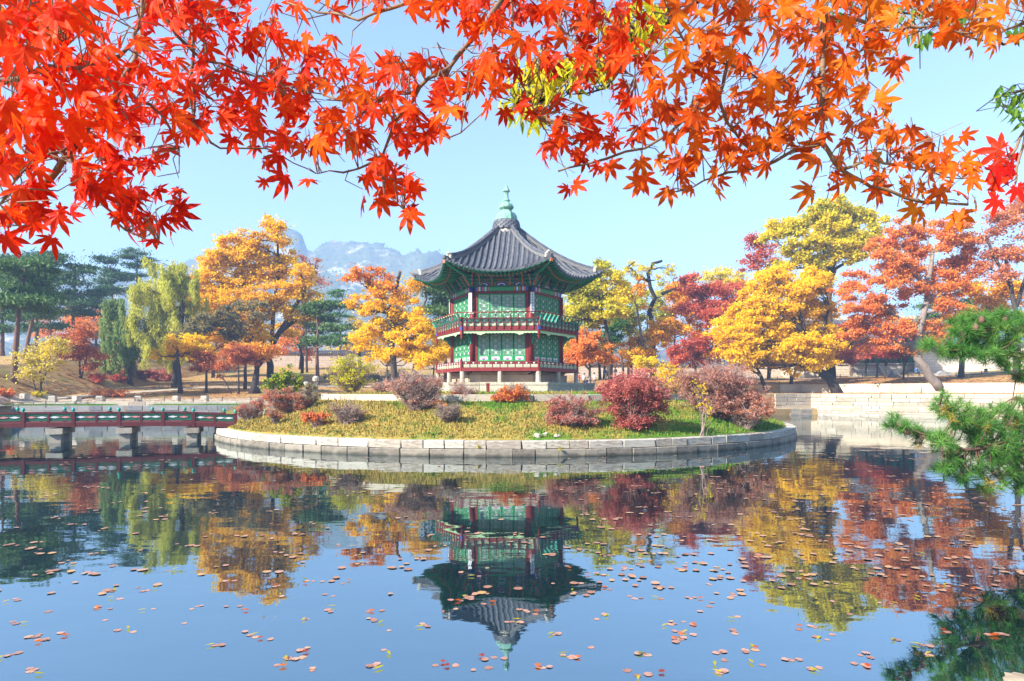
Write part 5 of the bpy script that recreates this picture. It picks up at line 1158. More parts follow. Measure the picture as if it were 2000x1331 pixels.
def rope_fence(label,pts,h=.5,sp=2.6):
    t=thing('rope_fence',label,'fence'); P2=[];acc=0
    L_=[math.dist(a,b) for a,b in zip(pts,pts[1:])]; tot=sum(L_); n=int(tot/sp); pm=MB().tube([(0,0,-.15),(0,0,h)],[.06,.055],6).mesh('post',M['wood_post']); 
    out=[]
    for i in range(n+1):
        s=tot*i/n; k=0
        while k<len(L_)-1 and s>L_[k]: s-=L_[k]; k+=1
        f=s/L_[k]; x=pts[k][0]+(pts[k+1][0]-pts[k][0])*f; y=pts[k][1]+(pts[k+1][1]-pts[k][1])*f; out.append((x,y,G(x,y)))
    for x,y,z in out: link('post',pm,t,(x,y,z))
    for a,b in zip(out,out[1:]):
        for hh in (h*.85,h*.45):
            mb=MB(); mb.tube([(a[0],a[1],a[2]+hh),((a[0]+b[0])/2,(a[1]+b[1])/2,(a[2]+b[2])/2+hh-.06),(b[0],b[1],b[2]+hh)],.02,4,False); link('rope',mb.mesh('rope',M['rope']),t)
    return t
rope_fence('low post and rope fence along the left bank path',[(x,Yb(x)+2.3) for x in (-50,-40,-30,-18)])
rope_fence('rope fence winding up the lawn beside the footpath',[(-48,66),(-43,72),(-38,77),(-28,80.5),(-14,82.5)],.5,3.4)
rope_fence('low post and rope fence above the brown slope on the right bank',[(32,91),(44,87),(56,82),(64,74)],.55,2.6)
# low stone bench slabs beside the path
t=thing('stone_edging','long low grey stone edging beside the bank path near the bridge','stone edging')
block_wall(t,[(-30,66.0),(-18,67.6)],[(1.75,2.02)],'stone_grey',1.6,3,.5)

# palace wall with tile coping
def palace_wall(label,pts,z0,h,key='wall_brick'):
    t=thing('palace_wall',label,'wall')
    for a,b in zip(pts,pts[1:]):
        dd=Vector((b[0]-a[0],b[1]-a[1])); Ls=dd.length; an=math.atan2(dd.y,dd.x); nseg=max(1,int(Ls/4))
        for i in range(nseg):
            f0,f1=i/nseg,(i+1)/nseg; x=a[0]+dd.x*(f0+f1)/2; y=a[1]+dd.y*(f0+f1)/2; l=Ls/nseg; zz=z0(x,y)
            link('wall_panel',MB().box(-l/2+.01,l/2-.01,-.3,.3,-.8,h).mesh('wall_panel',M[key]),t,(x,y,zz),an)
            rr_=MB(); rr_.add([(-l/2,-.65,h-.02),(l/2,-.65,h-.02),(l/2,0,h+.5),(-l/2,0,h+.5),(-l/2,.65,h-.02),(l/2,.65,h-.02)],[(0,1,2,3),(3,2,5,4),(1,0,4,5)])
            cop=link('coping',rr_.mesh('coping',M['tile_dark']),t,(x,y,zz),an)
            tl=MB(); k=-l/2+.2
            while k<l/2: tl.tube([(k,-.70,h+.0),(k,0,h+.56)],.075,5); k+=.4
            tl.tube([(-l/2,0,h+.6),(l/2,0,h+.6)],.12,6); link('coping_tiles',tl.mesh('coping_tiles',M['tile']),cop,kind='stuff')
    return t
def brickmat(name,c1,c2,mortar,s=1.0,bw=.6,rh=.3):
    m=bpy.data.materials.new(name); m.use_nodes=True; nt=m.node_tree; b=nt.nodes['Principled BSDF']; b.inputs['Roughness'].default_value=.9
    tc=nt.nodes.new('ShaderNodeTexCoord'); sx=nt.nodes.new('ShaderNodeSeparateXYZ'); cx=nt.nodes.new('ShaderNodeCombineXYZ'); nt.links.new(tc.outputs['Object'],sx.inputs[0]); nt.links.new(sx.outputs[0],cx.inputs[0]); nt.links.new(sx.outputs[2],cx.inputs[1])
    t=nt.nodes.new('ShaderNodeTexBrick'); t.inputs['Scale'].default_value=s; t.inputs['Brick Width'].default_value=bw; t.inputs['Row Height'].default_value=rh; t.inputs['Mortar Size'].default_value=.025
    for i,c in zip(('Color1','Color2','Mortar'),(c1,c2,mortar)): t.inputs[i].default_value=(*c,1)
    nt.links.new(cx.outputs[0],t.inputs[0]); nt.links.new(t.outputs[0],b.inputs['Base Color']); return m
M['wall_brick']=brickmat('palace_wall_brick',(.34,.25,.18),(.42,.33,.25),(.52,.46,.38))
M['wall_white']=brickmat('white_block_wall',(.62,.56,.47),(.70,.65,.56),(.42,.36,.28),1,.7,.4)
palace_wall('long tan brick palace wall with tiled coping behind the autumn trees',[(-88,116),(-60,118),(-20,119),(14,118),(34,116),(52,112)],G,2.3)
palace_wall('white block wall at the right, behind the pine boughs',[(61,97),(78,92),(110,86)],G,3.4,'wall_white')

# ------------------------------------------------------------------ the hall on its white terrace
hx,hy=55.5,102; hz_=G(55.5,97)
hall=thing('palace_hall','red-columned palace hall with green walls on a white stone terrace behind the maples','palace hall',(hx,hy,hz_),rz=R(-6))
tr=link('terrace',MB().box(-9.5,9.5,-3,9,-.6,1.75).mesh('terrace',M['stone_tan']),hall)
for i in range(8):
    x0=-9.5+i*2.375
    for j in range(3): link('stone',blocks('stone_tan')[(i+j)%5],tr,(x0+1.19+(.5 if j%2 and i<7 else 0),-3.05,.22+j*.52),0,(2.34,.3,.5))
link('terrace_edge',MB().box(-9.7,9.7,-3.4,-2.6,1.76,1.95).mesh('terrace_edge',M['stone']),hall)
stp=link('stair',MB().box(-3.0,1.2,-3.3,-3.2,-.5,.1).mesh('stair_base',M['stone_tan']),hall)
for i in range(8): link('step',MB().box(-2.8,1.0,-5.6+i*.3,-3.2,-.5+i*.23,-.27+i*.23+.0).mesh('step',M['stone']),stp)
for x in (-3.05,1.05): 
    o=[(-5.9,-.5),(-3.2,-.5),(-3.2,1.78),(-3.5,1.78),(-5.9,-.1)]; mb=MB(); mb.add([(x-.0,y,z) for y,z in o]+[(x+.3,y,z) for y,z in o],[(0,1,2,3,4),(9,8,7,6,5)]+[(i,i+5,(i+1)%5+5,(i+1)%5) for i in range(5)]); link('stair_wall',mb.mesh('stair_wall',M['stone_tan']),stp)
for i in range(8):
    x=-8.4+i*2.4; link('column',MB().tube([(x,-1.6,1.9),(x,-1.6,5.6)],[.24,.22],12).mesh('column',M['red'],True),hall); link('column_base',MB().tube([(x,-1.6,1.76),(x,-1.6,2.05)],[.4,.3],10).mesh('column_base',M['stone']),hall)
    if i<7: link('door_panel',MB().box(x+.3,x+2.1,.5,.62,1.76,4.6).mesh('door_panel',M['door_green']),hall)
link('hall_wall',MB().box(-8.6,8.6,.7,7,1.75,5.6).mesh('hall_wall',M['green_dark']),hall)
link('beam',MB().box(-8.8,8.8,-1.85,-1.35,5.2,5.75).mesh('beam',M['teal']),hall)
rf=MB(); prof=[(-4.4,5.55),(-2.6,6.1),(0,7.4),(3,9.4)]
for (a,b),(c,d_) in zip(prof,prof[1:]): rf.add([(-11.5,a,b),(11.5,a,b),(11.5,c,d_),(-11.5,c,d_),(-11.5,a,b-.25),(11.5,a,b-.25),(11.5,c,d_-.25),(-11.5,c,d_-.25)],[(0,1,2,3),(7,6,5,4),(0,4,5,1),(1,5,6,2),(3,7,4,0)])
rf.add([(-11.5,3,9.4),(11.5,3,9.4),(11.5,10.4,5.55),(-11.5,10.4,5.55)],[(0,1,2,3)])
hr_=link('hall_roof',rf.mesh('hall_roof',[M['tile_dark']]),hall)
for i in range(38):
    x=-11.2+i*.6; link('tile',MB().tube([(x,a,b+.05) for a,b in prof],.12,6).mesh('tile',M['tile']),hr_)
link('ridge',MB().box(-11.5,11.5,2.8,3.2,9.3,9.9).mesh('ridge',M['mortar']),hr_)
# stone blocks and a bench near the right path
for i,(px,Y,l) in enumerate(((1748,88,'grey slanted stone block on the brown slope, left of the leaning maple'),(1842,86,'grey wedge-shaped stone block right of the leaning maple trunk'))):
    x,y,z=on_bank(px,0,Y); t=thing('stone_block',l,'stone block',(x,y,z),group='grey stone blocks on the right bank'); mb=MB(); 
    o=[(-.9,-.2),(1.0,-.2),(.75,.1),(.1,.85),(-.85,.95)] if i==0 else [(-1.1,-.2),(1.2,-.2),(.8,.45),(-.35,.6),(-.9,.15)]
    mb.prism(o,-.35,.35); link('block',mb.mesh('block',M['stone_grey']),t)
for i,(px,Y,l) in enumerate(((1800,87,'long low wooden bench under the leaning maple'),(1945,84,'low wooden bench before the white wall'))):
    x,y,z=on_bank(px,0,Y); t=thing('bench',l,'bench',(x,y,z),group='wooden benches on the right bank')
    for j in range(3): link('slat',MB().box(-1.6,1.6,-.28+j*.19,-.12+j*.19,.42,.48).mesh('slat',M['wood_post']),t)
    for sx in (-1.3,1.3): link('leg',MB().box(sx-.06,sx+.06,-.24,.24,-.1,.42).mesh('leg',M['wood_post']),t)
# ------------------------------------------------------------------ maples over the camera
def maple_mesh(seed,colorm=None):
    r=random.Random(seed); angs=[-128,-82,-42,0,42,82,128]; Ls=[.42,.74,.95,1.0,.95,.74,.42]; out=[]
    dr=r.uniform(.02,.65); tw=r.uniform(-.4,.4)
    vs=[(0,0,0)]; fs=[]
    def zf(x,y): q=math.hypot(x,y); return -dr*q*q+tw*x*y
    rim=[]
    for i,(a,l) in enumerate(zip(angs,Ls)):
        a+=r.uniform(-5,5); l*=r.uniform(.9,1.06); A=math.radians(a)
        def pt(rad,off): b=A+math.radians(off); return (rad*math.sin(b),-rad*math.cos(b))
        sin0=pt(.37,-(20 if i else 26)); 
        rim+= [sin0, pt(l*.50,-15.5), pt(l*.62,-13.5), pt(l*.80,-6.5), pt(l,r.uniform(-2,2)), pt(l*.80,6.5), pt(l*.62,14), pt(l*.50,15)]
    rim.append((.27*math.sin(math.radians(154)),-.27*math.cos(math.radians(154))))
    # lobes as separate fans about a mid-rib for a folded look
    n=len(rim)
    vs=[(0,0,0)]+[(x,y,zf(x,y)) for x,y in rim]
    for i in range(7):
        s=1+i*8; A=math.radians(angs[i]); l=Ls[i]
        m1=len(vs); vs.append((.5*l*math.sin(A),-.5*l*math.cos(A),zf(.5*l*math.sin(A),-.5*l*math.cos(A))-.035))
        q=[s,s+1,s+2,s+3,s+4,s+5,s+6,s+7]; nx=s+8
        fs+= [(0,q[0],m1),(q[0],q[1],m1),(q[1],q[2],q[3],m1),(q[3],q[4],q[5],m1),(q[5],q[6],q[7],m1),(q[7],nx,m1),(nx,0,m1)]
    # stalk
    b=len(vs); w=.012; vs+= [(-w,0,.0),(w,0,.0),(0,.62,.18),(0,.02,-.02)]; fs+= [(b,b+1,b+2),(b+1,b+3,b+2)]
    return vs,fs
def long_leaf_mesh(seed):
    r=random.Random(seed); n=7; vs=[];fs=[]; bend=r.uniform(.1,.5); sd=r.uniform(-.2,.2)
    for i in range(n):
        t=i/(n-1); w=.17*math.sin(math.pi*t**.75)*(1-t*.25)+.004; y=-t; z=-bend*t*t; x=sd*t*t
        vs+= [(x-w,y,z+.05*w/.17),(x,y,z),(x+w,y,z+.05*w/.17)]
    for i in range(n-1):
        a=i*3; fs+= [(a,a+1,a+4,a+3),(a+1,a+2,a+5,a+4)]
    return vs,fs
LM={}
LM['scarlet']=leafmat('scarlet_maple_leaf',[(.34,.008,.004),(.74,.026,.006),(.86,.075,.006),(.84,.17,.01)],trans=.55,nscale=1.2,tgain=1.25,objr=True,wn_=.45,wi=.5,rough=.45,spots=45)
LM['vermil']=leafmat('vermilion_maple_leaf',[(.36,.014,.004),(.76,.050,.006),(.84,.12,.008),(.82,.22,.015)],trans=.55,nscale=1.2,tgain=1.25,objr=True,wn_=.45,wi=.5,rough=.45,spots=45)
LM['ochre']=leafmat('orange_maple_leaf',[(.32,.028,.006),(.66,.090,.007),(.80,.19,.012),(.82,.30,.02)],trans=.5,nscale=1.2,tgain=1.25,objr=True,wn_=.45,wi=.5,rough=.45,spots=45)
LM['ruby']=leafmat('ruby_maple_leaf',[(.50,.008,.010),(.72,.02,.012),(.80,.05,.012)],trans=.5,nscale=1.2,tgain=1.25,objr=True,rough=.45)
LM['long']=leafmat('cherry_leaf',[(.16,.22,.01),(.42,.44,.015),(.68,.58,.02),(.74,.48,.03)],trans=.5,nscale=1.4,tgain=1.4,objr=True)
LM['longg']=leafmat('green_cherry_leaf',[(.05,.14,.02),(.10,.24,.03),(.26,.34,.03)],trans=.45,nscale=2,tgain=1.4,objr=True)
def variants(maker,m,n=9,name='leaf'):
    out=[]
    for i in range(n):
        vs,fs=maker(i); out.append((mesh_from(name,vs,fs,m),np.array(vs),fs))
    return out
GRID="""9853498888888779999989999966799999999697
9865458888622553580688888555799888865772
7654546644875124588877888327322688300310
6566775556887788888566887356366888400000
8888886888888888884354104688788886500060
8888888887578888671000034588888888762017
7888853000057636600000046418467705776543
6557750000000056200000210004353302667631
6457875000000000000000000000000000232000
6300220000000000000000000000000000000000""".split('\n')
GRID=[r.ljust(40,'0') for r in GRID]
GRID[0]="9853499999"+"3455556797"+"99999"+"667999999979966677"[:15]
GRID[1]="8765458888"+"6000000268"+"78888"+"555888888875887752"[:15]
GRID[2]="7654566644"+"8751000148"+"66666"+"327232688830031000"[:15]
GRID[3]="6566775556"+"8877888888"+"45665"+"735636888400000000"[:15]
GRID[4]="8888886888"+"8888888853"+"42106"+"888888886500000066"[:15]
GRID[5]="8888888875"+"8888887200"+"04668"+"888888887620010070"[:15]
GRID[6]="7888864000"+"6883770000"+"06763"+"467776447765433370"[:15]
GRID[7]="7667861000"+"1300673000"+"00331"+"265430143778875400"[:15]
GRID[8]="7567887000"+"0000364000"+"00000"+"000000000144430000"[:15]
GRID[9]="7400487000"+"0000000000"+"00000"+"000000000000000000"[:15]
BR={ # main branches in view: (pixel x, pixel y, distance)
 'scarlet':[([(-40,165,1.5),(60,145,1.5),(165,135,1.55),(215,115,1.6),(262,80,1.65),(272,40,1.7)],.0085),
            ([(-60,455,1.75),(0,420,1.75),(60,385,1.75),(110,335,1.75),(150,280,1.75),(195,235,1.75),(240,170,1.75),(262,120,1.75),(278,60,1.8),(282,-40,1.85)],.012),
            ([(135,300,1.75),(175,340,1.8),(200,400,1.85),(245,450,1.9),(310,478,1.9)],.006),
            ([(282,-30,1.85),(345,70,1.9),(400,120,1.95),(500,150,2.0),(560,190,2.0)],.006),
            ([(388,-30,1.9),(395,50,1.9),(402,190,1.9)],.005),([(372,-30,1.95),(378,110,1.95),(378,240,1.95),(430,290,1.95),(520,290,2.0),(600,330,2.0)],.005),
            ([(150,280,1.75),(100,300,1.7),(40,340,1.65),(0,400,1.6)],.005),([(-50,20,1.3),(60,60,1.3),(130,90,1.3)],.006),([(240,170,1.75),(320,230,1.8),(350,290,1.85)],.005)],
 'vermil':[([(990,-50,1.9),(980,0,1.9),(930,70,1.9),(880,130,1.9),(820,170,1.9),(760,190,1.95),(680,240,2.0)],.009),
            ([(820,168,1.9),(770,240,1.95),(745,310,2.0),(750,380,2.0),(790,410,2.0)],.006),([(745,305,2.0),(700,330,2.0),(620,340,2.05)],.005),
            ([(870,-40,1.8),(800,5,1.8),(700,40,1.85),(620,25,1.9),(560,5,1.9)],.006),([(880,130,1.9),(860,200,1.9),(850,270,1.9),(900,260,1.9)],.005),
            ([(1040,-50,2.0),(1060,0,2.0),(1100,60,2.0),(1150,110,2.0),(1240,150,2.0)],.006),([(760,190,1.95),(680,200,1.95),(600,180,2.0)],.005),
            ([(1000,-40,2.0),(1000,60,2.0),(1010,150,2.0),(1050,230,2.0)],.005)],
 'ochre':[([(1612,-50,2.0),(1610,0,2.0),(1608,100,2.0),(1606,200,2.0),(1606,280,2.0),(1640,330,2.0),(1700,365,2.05),(1800,395,2.05),(1890,400,2.1)],.011),
            ([(1606,280,2.0),(1540,300,2.0),(1470,330,2.0),(1400,345,2.0),(1320,375,2.0)],.006),
            ([(1450,-40,1.9),(1445,20,1.9),(1440,60,1.9),(1420,130,1.9),(1405,185,1.9),(1330,240,1.95),(1260,290,2.0),(1150,320,2.0),(1090,335,2.0)],.008),
            ([(1405,185,1.9),(1420,240,1.95),(1450,280,2.0),(1500,320,2.0)],.006),([(1420,125,1.9),(1460,140,1.95),(1560,180,2.0)],.005),
            ([(1290,-30,1.8),(1310,30,1.8),(1340,90,1.85)],.007),([(1610,30,2.0),(1680,40,2.0),(1740,60,2.0),(1830,50,2.0),(1920,80,2.0)],.006),
            ([(1606,150,2.0),(1650,120,2.0),(1700,90,2.0)],.005),([(1640,330,2.0),(1700,310,2.0),(1790,330,2.05),(1880,350,2.1)],.005),([(2040,30,2.0),(1960,60,2.0),(1930,90,2.0)],.005)],
 'ruby':[([(2060,220,2.0),(2005,250,2.0),(1970,310,2.0),(1950,370,2.0)],.006),([(2010,250,2.0),(1985,330,2.0),(1975,390,2.0)],.005)]}
INFO={'scarlet':('maple_tree','scarlet maple boughs hanging over the upper left of the view',(-3.6,.4,1.0)),
      'vermil':('maple_tree','vermilion maple boughs hanging into the top middle above the pavilion',(-1.0,-1.6,1.05)),
      'ochre':('maple_tree','burnt-orange maple boughs drooping over the upper right half',(3.4,-.6,1.05)),
      'ruby':('maple_tree','ruby-red maple spray entering at the right edge above the pink tree',(6.2,1.2,1.0))}
def seg_near(p,polys):
    best=(1e9,None)
    for pts in polys:
        for a,b in zip(pts,pts[1:]):
            ab=b-a; t=max(0,min(1,(p-a).dot(ab)/ab.length_squared)); q=a+ab*t; dd=(p-q).length
            if dd<best[0]: best=(dd,q)
    return best
def sets(key):
    return key
leafpts={k:[] for k in BR}
rr_=random.Random(21)
polyW={k:[[Vector(P(*q)) for q in pts] for pts,_ in v] for k,v in BR.items()}
for r,row in enumerate(GRID):
    for c in range(40):
        dens=int(row[c])
        if not dens: continue
        nn=dens*.235*2.85; cnt=int(nn)+(rr_.random()<nn-int(nn))
        for _ in range(cnt):
            px=c*50+rr_.uniform(-4,54); py=r*50+rr_.uniform(-38,22)
            key='scarlet' if px<560+rr_.gauss(0,40) else 'vermil' if px<1255+rr_.gauss(0,12) else 'ochre' if (px<1915 or py<170) else 'ruby'
            # distance follows the nearest bough
            Y0=1.9; best=1e9
            for pts,_ in BR[key]:
                for a,b in zip(pts,pts[1:]):
                    tx=((px-a[0])*(b[0]-a[0])+(py-a[1])*(b[1]-a[1]))/max(1,(b[0]-a[0])**2+(b[1]-a[1])**2); tx=max(0,min(1,tx)); qx,qy=a[0]+(b[0]-a[0])*tx,a[1]+(b[1]-a[1])*tx; dd=math.hypot(px-qx,py-qy)
                    if dd<best: best=dd; Y0=a[2]+(b[2]-a[2])*tx
            Y=Y0+rr_.gauss(0,.13); leafpts[key].append((px,py,Y))
MV={k:variants(maple_mesh,LM[k]) for k in BR}
def put_leaves(t,pts,V,size,name='leaf',keep=300,tipdown=0.9,tilt=.7):
    """pts list of (Vector local, importance); the first KEEP as objects, the rest joined"""
    rest=[]
    for i,(p,imp) in enumerate(pts):
        # orientation: tip (-Y of the leaf) mostly downwards, face toward +-camera
        roll=rr_.gauss(0,1.0)*tipdown; pitch=R(90)+rr_.gauss(-.25,tilt*.75); yaw=rr_.gauss(0,tilt)
        m=Matrix.Rotation(yaw,4,'Z')@Matrix.Rotation(roll,4,'Y')@Matrix.Rotation(pitch,4,'X')
        s=size*rr_.choice((rr_.uniform(.5,.8),rr_.uniform(.75,1.1),rr_.uniform(.75,1.1))); v=V[rr_.randrange(len(V))]
        if i<keep:
            o=link(name,v[0],t,p); o.rotation_euler=m.to_euler(); o.scale=(s,s,s)
        else: rest.append((np.array((m.to_3x3()))@ (v[1].T*s)+np.array(p)[:,None],v[2]))
    if rest:
        vs=[];fs=[];
        for a,f in rest:
            n=len(vs); vs.extend(a.T.tolist()); fs.extend([tuple(x+n for x in q) for q in f])
        link('leaves',mesh_from('leaves',vs,fs,V[0][0].materials[0]),t,kind='stuff')
for key in BR:
    nm,lab,base=INFO[key]; bpos=Vector(base); t=thing(nm,lab,'maple tree',base,group='maple boughs over the camera')
    tops=[pl[0] for pl in polyW[key]]
    # trunk outside the frame, forks toward the boughs
    hub=bpos+Vector((0,0,3.6)); mb=MB()
    mb.tube([Vector((0,0,-.4)),Vector((.1,0,.9)),Vector((.0,.1,2.3)),hub-bpos],[.17,.13,.11,.08],10)
    link('trunk',mb.mesh('trunk',M['bark'],True),t)
    for (pts,r0),pl in zip(BR[key],polyW[key]):
        mb=MB(); L0=[p-bpos for p in pl]
        fine=[L0[0]]
        for a,b in zip(L0,L0[1:]):
            for k in range(1,4): fine.append(a.lerp(b,k/3)+(Vector((rr_.gauss(0,.004),rr_.gauss(0,.004),rr_.gauss(0,.004))) if k<3 else Vector()))
        inside=-30<pts[0][0]<2030 and pts[0][1]>-20
        if not inside:
            e=fine[0]; hb=hub-bpos; dirn=(fine[0]-fine[1]).normalized()
            pre=[hb*(1-q)**2+(e+dirn*.5)*2*q*(1-q)+e*q*q for q in (0,.25,.5,.75)]; rad=[r0*(2.6-1.6*q) for q in (0,.25,.5,.75)]
            fine=pre+fine; n=len(fine)-4; rad+= [r0*(1-.65*i/(n-1)) for i in range(n)]
        else: n=len(fine); rad=[r0*(1-.65*i/(n-1)) for i in range(n)]
        rad=[a*(1.18 if i%4==0 else 1) for i,a in enumerate(rad)]
        mb.tube(fine,rad,8); link('branch',mb.mesh('branch',M['twig'],True),t)
    # twigs: each small group of leaves hangs from a twig
    pts=[(Vector(P(*q)),q) for q in leafpts[key]]; rr_.shuffle(pts); tw=MB()
    vis=[]
    for p,q in pts:
        dd,s=seg_near(p,polyW[key]); L_=dd
        p2=p+Vector((0,0,.035)); 
        if dd<.5: 
            m=s.lerp(p2,.5)+Vector((rr_.gauss(0,.02),rr_.gauss(0,.02),rr_.gauss(.01,.02)))
            if rr_.random()<.55: tw.tube([s-bpos,m-bpos,p2-bpos],[.0022,.0017,.0011],4,False)
            else: tw.tube([m-bpos+Vector((rr_.gauss(0,.02),0,rr_.gauss(0,.02))),p2-bpos],[.0014,.0009],3,False)
        vis.append((p-bpos,-p.y))
    vis.sort(key=lambda a:-a[1])
    link('twigs',tw.mesh('twigs',M['twig']),t,kind='stuff')
    put_leaves(t,vis,MV[key],.061 if key!='ruby' else .070)
# boughs of long yellow-green leaves behind the maples
def long_boughs(label,branches,cells,mk,base,size,n_hint):
    bpos=Vector(base); t=thing('cherry_tree',label,'tree',base,group='long-leafed boughs behind the maples'); V=variants(long_leaf_mesh,LM[mk])
    polys=[[Vector(P(*q)) for q in pts] for pts,_ in branches]
    mb=MB(); mb.tube([Vector((0,0,-.4)),Vector((.1,.1,2)),Vector((0,.2,4.2))],[.22,.17,.12],10); link('trunk',mb.mesh('trunk',M['bark'],True),t)
    for (pts,r0),pl in zip(branches,polys):
        mb=MB(); fine=[]
        if pts[0][1]<0 or pts[0][0]>2000:
            h=Vector((0,.2,4.2)); e=pl[0]-bpos; fine=[h,h.lerp(e,.5)+Vector((0,0,.25))]
        fine+= [p-bpos for p in pl]; n=len(fine); mb.tube(wob(fine,.008),[r0*(1.2-.9*i/(n-1)) for i in range(n)],7); link('branch',mb.mesh('branch',M['bark'],True),t)
    tw=MB(); vis=[]
    for cx,cy,rx,ry,n in cells:
        for _ in range(n):
            a=rr_.uniform(0,6.28); q=math.sqrt(rr_.random()); px=cx+rx*q*math.cos(a); py=cy+ry*q*math.sin(a); Y=branches[0][0][0][2]+rr_.gauss(0,.25); p=Vector(P(px,py,Y)); dd,s=seg_near(p,polys)
            if rr_.random()<(.6 if mk=='long' else .3) and dd<1.2: tw.tube([s-bpos,s.lerp(p,.5)-bpos+Vector((rr_.gauss(0,.05),rr_.gauss(0,.05),rr_.gauss(.02,.03))),p-bpos],[.004,.003,.0015],4,False)
            vis.append((p-bpos,0))
    rr_.shuffle(vis); link('twigs',tw.mesh('twigs',M['bark']),t,kind='stuff'); put_leaves(t,vis,V,size,tipdown=.35,tilt=1.0)
long_boughs('boughs of long yellow-green leaves showing between the red maple leaves at top centre',
  [([(1420,-60,3.9),(1330,30,3.9),(1250,70,3.9),(1225,110,3.9),(1180,130,3.9),(1120,150,3.9),(1060,130,3.9)],.022),([(1225,110,3.9),(1205,140,3.9),(1180,170,3.9),(1150,187,3.9),(1108,185,3.9)],.010),([(1060,130,3.9),(1030,160,3.9),(1010,200,3.9)],.010),([(1120,150,3.9),(1080,160,3.9),(1060,200,3.9)],.008)],
  [(1230,40,70,36,70),(1100,150,90,40,90),(1260,30,50,30,60),(1230,70,45,30,60),(1290,60,25,30,26),(1150,120,50,28,60),(1080,130,55,30,60),(1040,160,50,35,70),(1015,205,38,30,50),(1050,225,26,24,26),(1185,140,25,16,14),(1065,175,30,16,18)],'long',(2.6,-1.6,1.05),.105,300)
long_boughs('dark green long-leafed bough tips at the upper right corner',
  [([(2060,60,4.2),(2010,70,4.2),(1960,85,4.2),(1900,40,4.2),(1830,30,4.2),(1800,60,4.2),(1800,90,4.2),(1797,135,4.2)],.010),([(2070,150,4.2),(2010,175,4.2),(1960,185,4.2),(1945,190,4.2)],.010),([(1830,30,4.2),(1740,20,4.2),(1640,15,4.2)],.008)],
  [(1800,70,30,18,16),(1870,20,40,26,30),(1780,20,30,24,18),(1640,20,40,22,24),(1985,60,20,20,10),(1985,195,42,28,46),(1990,230,18,18,10),(1955,180,20,12,8)],'longg',(5.6,3.0,.6),.10,300)

# ------------------------------------------------------------------ pine boughs over the water at the right
def tuft(seed,n=85,Ln=.23,w=.0042,cone=1.0):
    r=np.random.default_rng(seed); d=unit(r.normal(0,1,(n,3))*np.array([1,1,1])+np.array([0,0,.75*cone])); l=Ln*r.uniform(.7,1.1,n)[:,None]; b=unit(np.cross(d,r.normal(0,1,(n,3))))*w
    st=d*r.uniform(0,.02,(n,1))+np.array([0,0,1])*r.uniform(-.09,.05,(n,1)); V=np.empty((n,3,3)); V[:,0]=st-b; V[:,1]=st+b; V[:,2]=st+d*l+np.array([0,0,-.02]); return V.reshape(-1,3)
LM['needle']=leafmat('foreground_pine_needle',[(.035,.12,.02),(.07,.22,.035),(.15,.33,.06),(.28,.40,.09)],trans=.3,nscale=1.2,tgain=1.2,objr=True,wn_=.5,wi=.5)
LM['needle_old']=leafmat('ochre_pine_needle',[(.34,.20,.03),(.50,.33,.05)],trans=.3,objr=True)
tufts=[mesh_np('needle_tuft',tuft(i),3,LM['needle']) for i in range(6)]; tufts_old=[mesh_np('needle_tuft',tuft(20+i,34,.19),3,LM['needle_old']) for i in range(2)]
base=(14.3,11.8,.5); bpos=Vector(base); pt=thing('pine_tree','green long-needled pine boughs reaching over the water from the right edge','pine tree',base)
mb=MB(); mb.tube([(0,0,-1),(-.3,.2,1.2),(.1,.5,3.2),(.5,.3,6.5)],[.34,.27,.22,.10],12); link('trunk',mb.mesh('trunk',M['bark_pine'],True),pt)
PB=[([(2100,880,12),(2040,880,12),(1980,870,12),(1920,860,11.8),(1860,830,11.6),(1835,790,11.5)],.05),
    ([(2060,900,12),(1990,880,11.8),(1940,870,11.6),(1885,876,11.4),(1850,868,11.2),(1800,850,11.2),(1745,826,11.2)],.04),
    ([(1990,880,11.8),(1960,910,11.8),(1930,935,11.8)],.025),([(2060,900,12),(2000,925,12),(1960,950,12)],.03),
    ([(2100,620,12.5),(2040,640,12.5),(1985,648,12.4),(1930,640,12.3),(1890,640,12.2),(1870,625,12.2)],.045),
    ([(2060,700,12.5),(2000,690,12.4),(1950,690,12.3),(1885,690,12.2),(1840,682,12.1),(1812,670,12.1)],.035),
    ([(1985,648,12.4),(1950,625,12.4),(1920,618,12.4)],.02),([(2060,700,12.5),(2010,715,12.5),(1985,735,12.5)],.02),([(2080,800,12),(2030,790,12),(1985,775,12)],.02)]
pl_=[]
for pts,r0 in PB:
    v=[Vector(P(*q))-bpos for q in pts]; root=[Vector((-.1,.3,v[0].z*.9+.3)),(Vector((-.1,.3,v[0].z))+v[0])/2]; fine=wob(root+v,.03); n=len(fine); mb=MB(); mb.tube(fine,[r0*(1.5-1.2*i/(n-1)) for i in range(n)],7); link('branch',mb.mesh('branch',M['bark_pine'],True),pt); pl_.append(v)
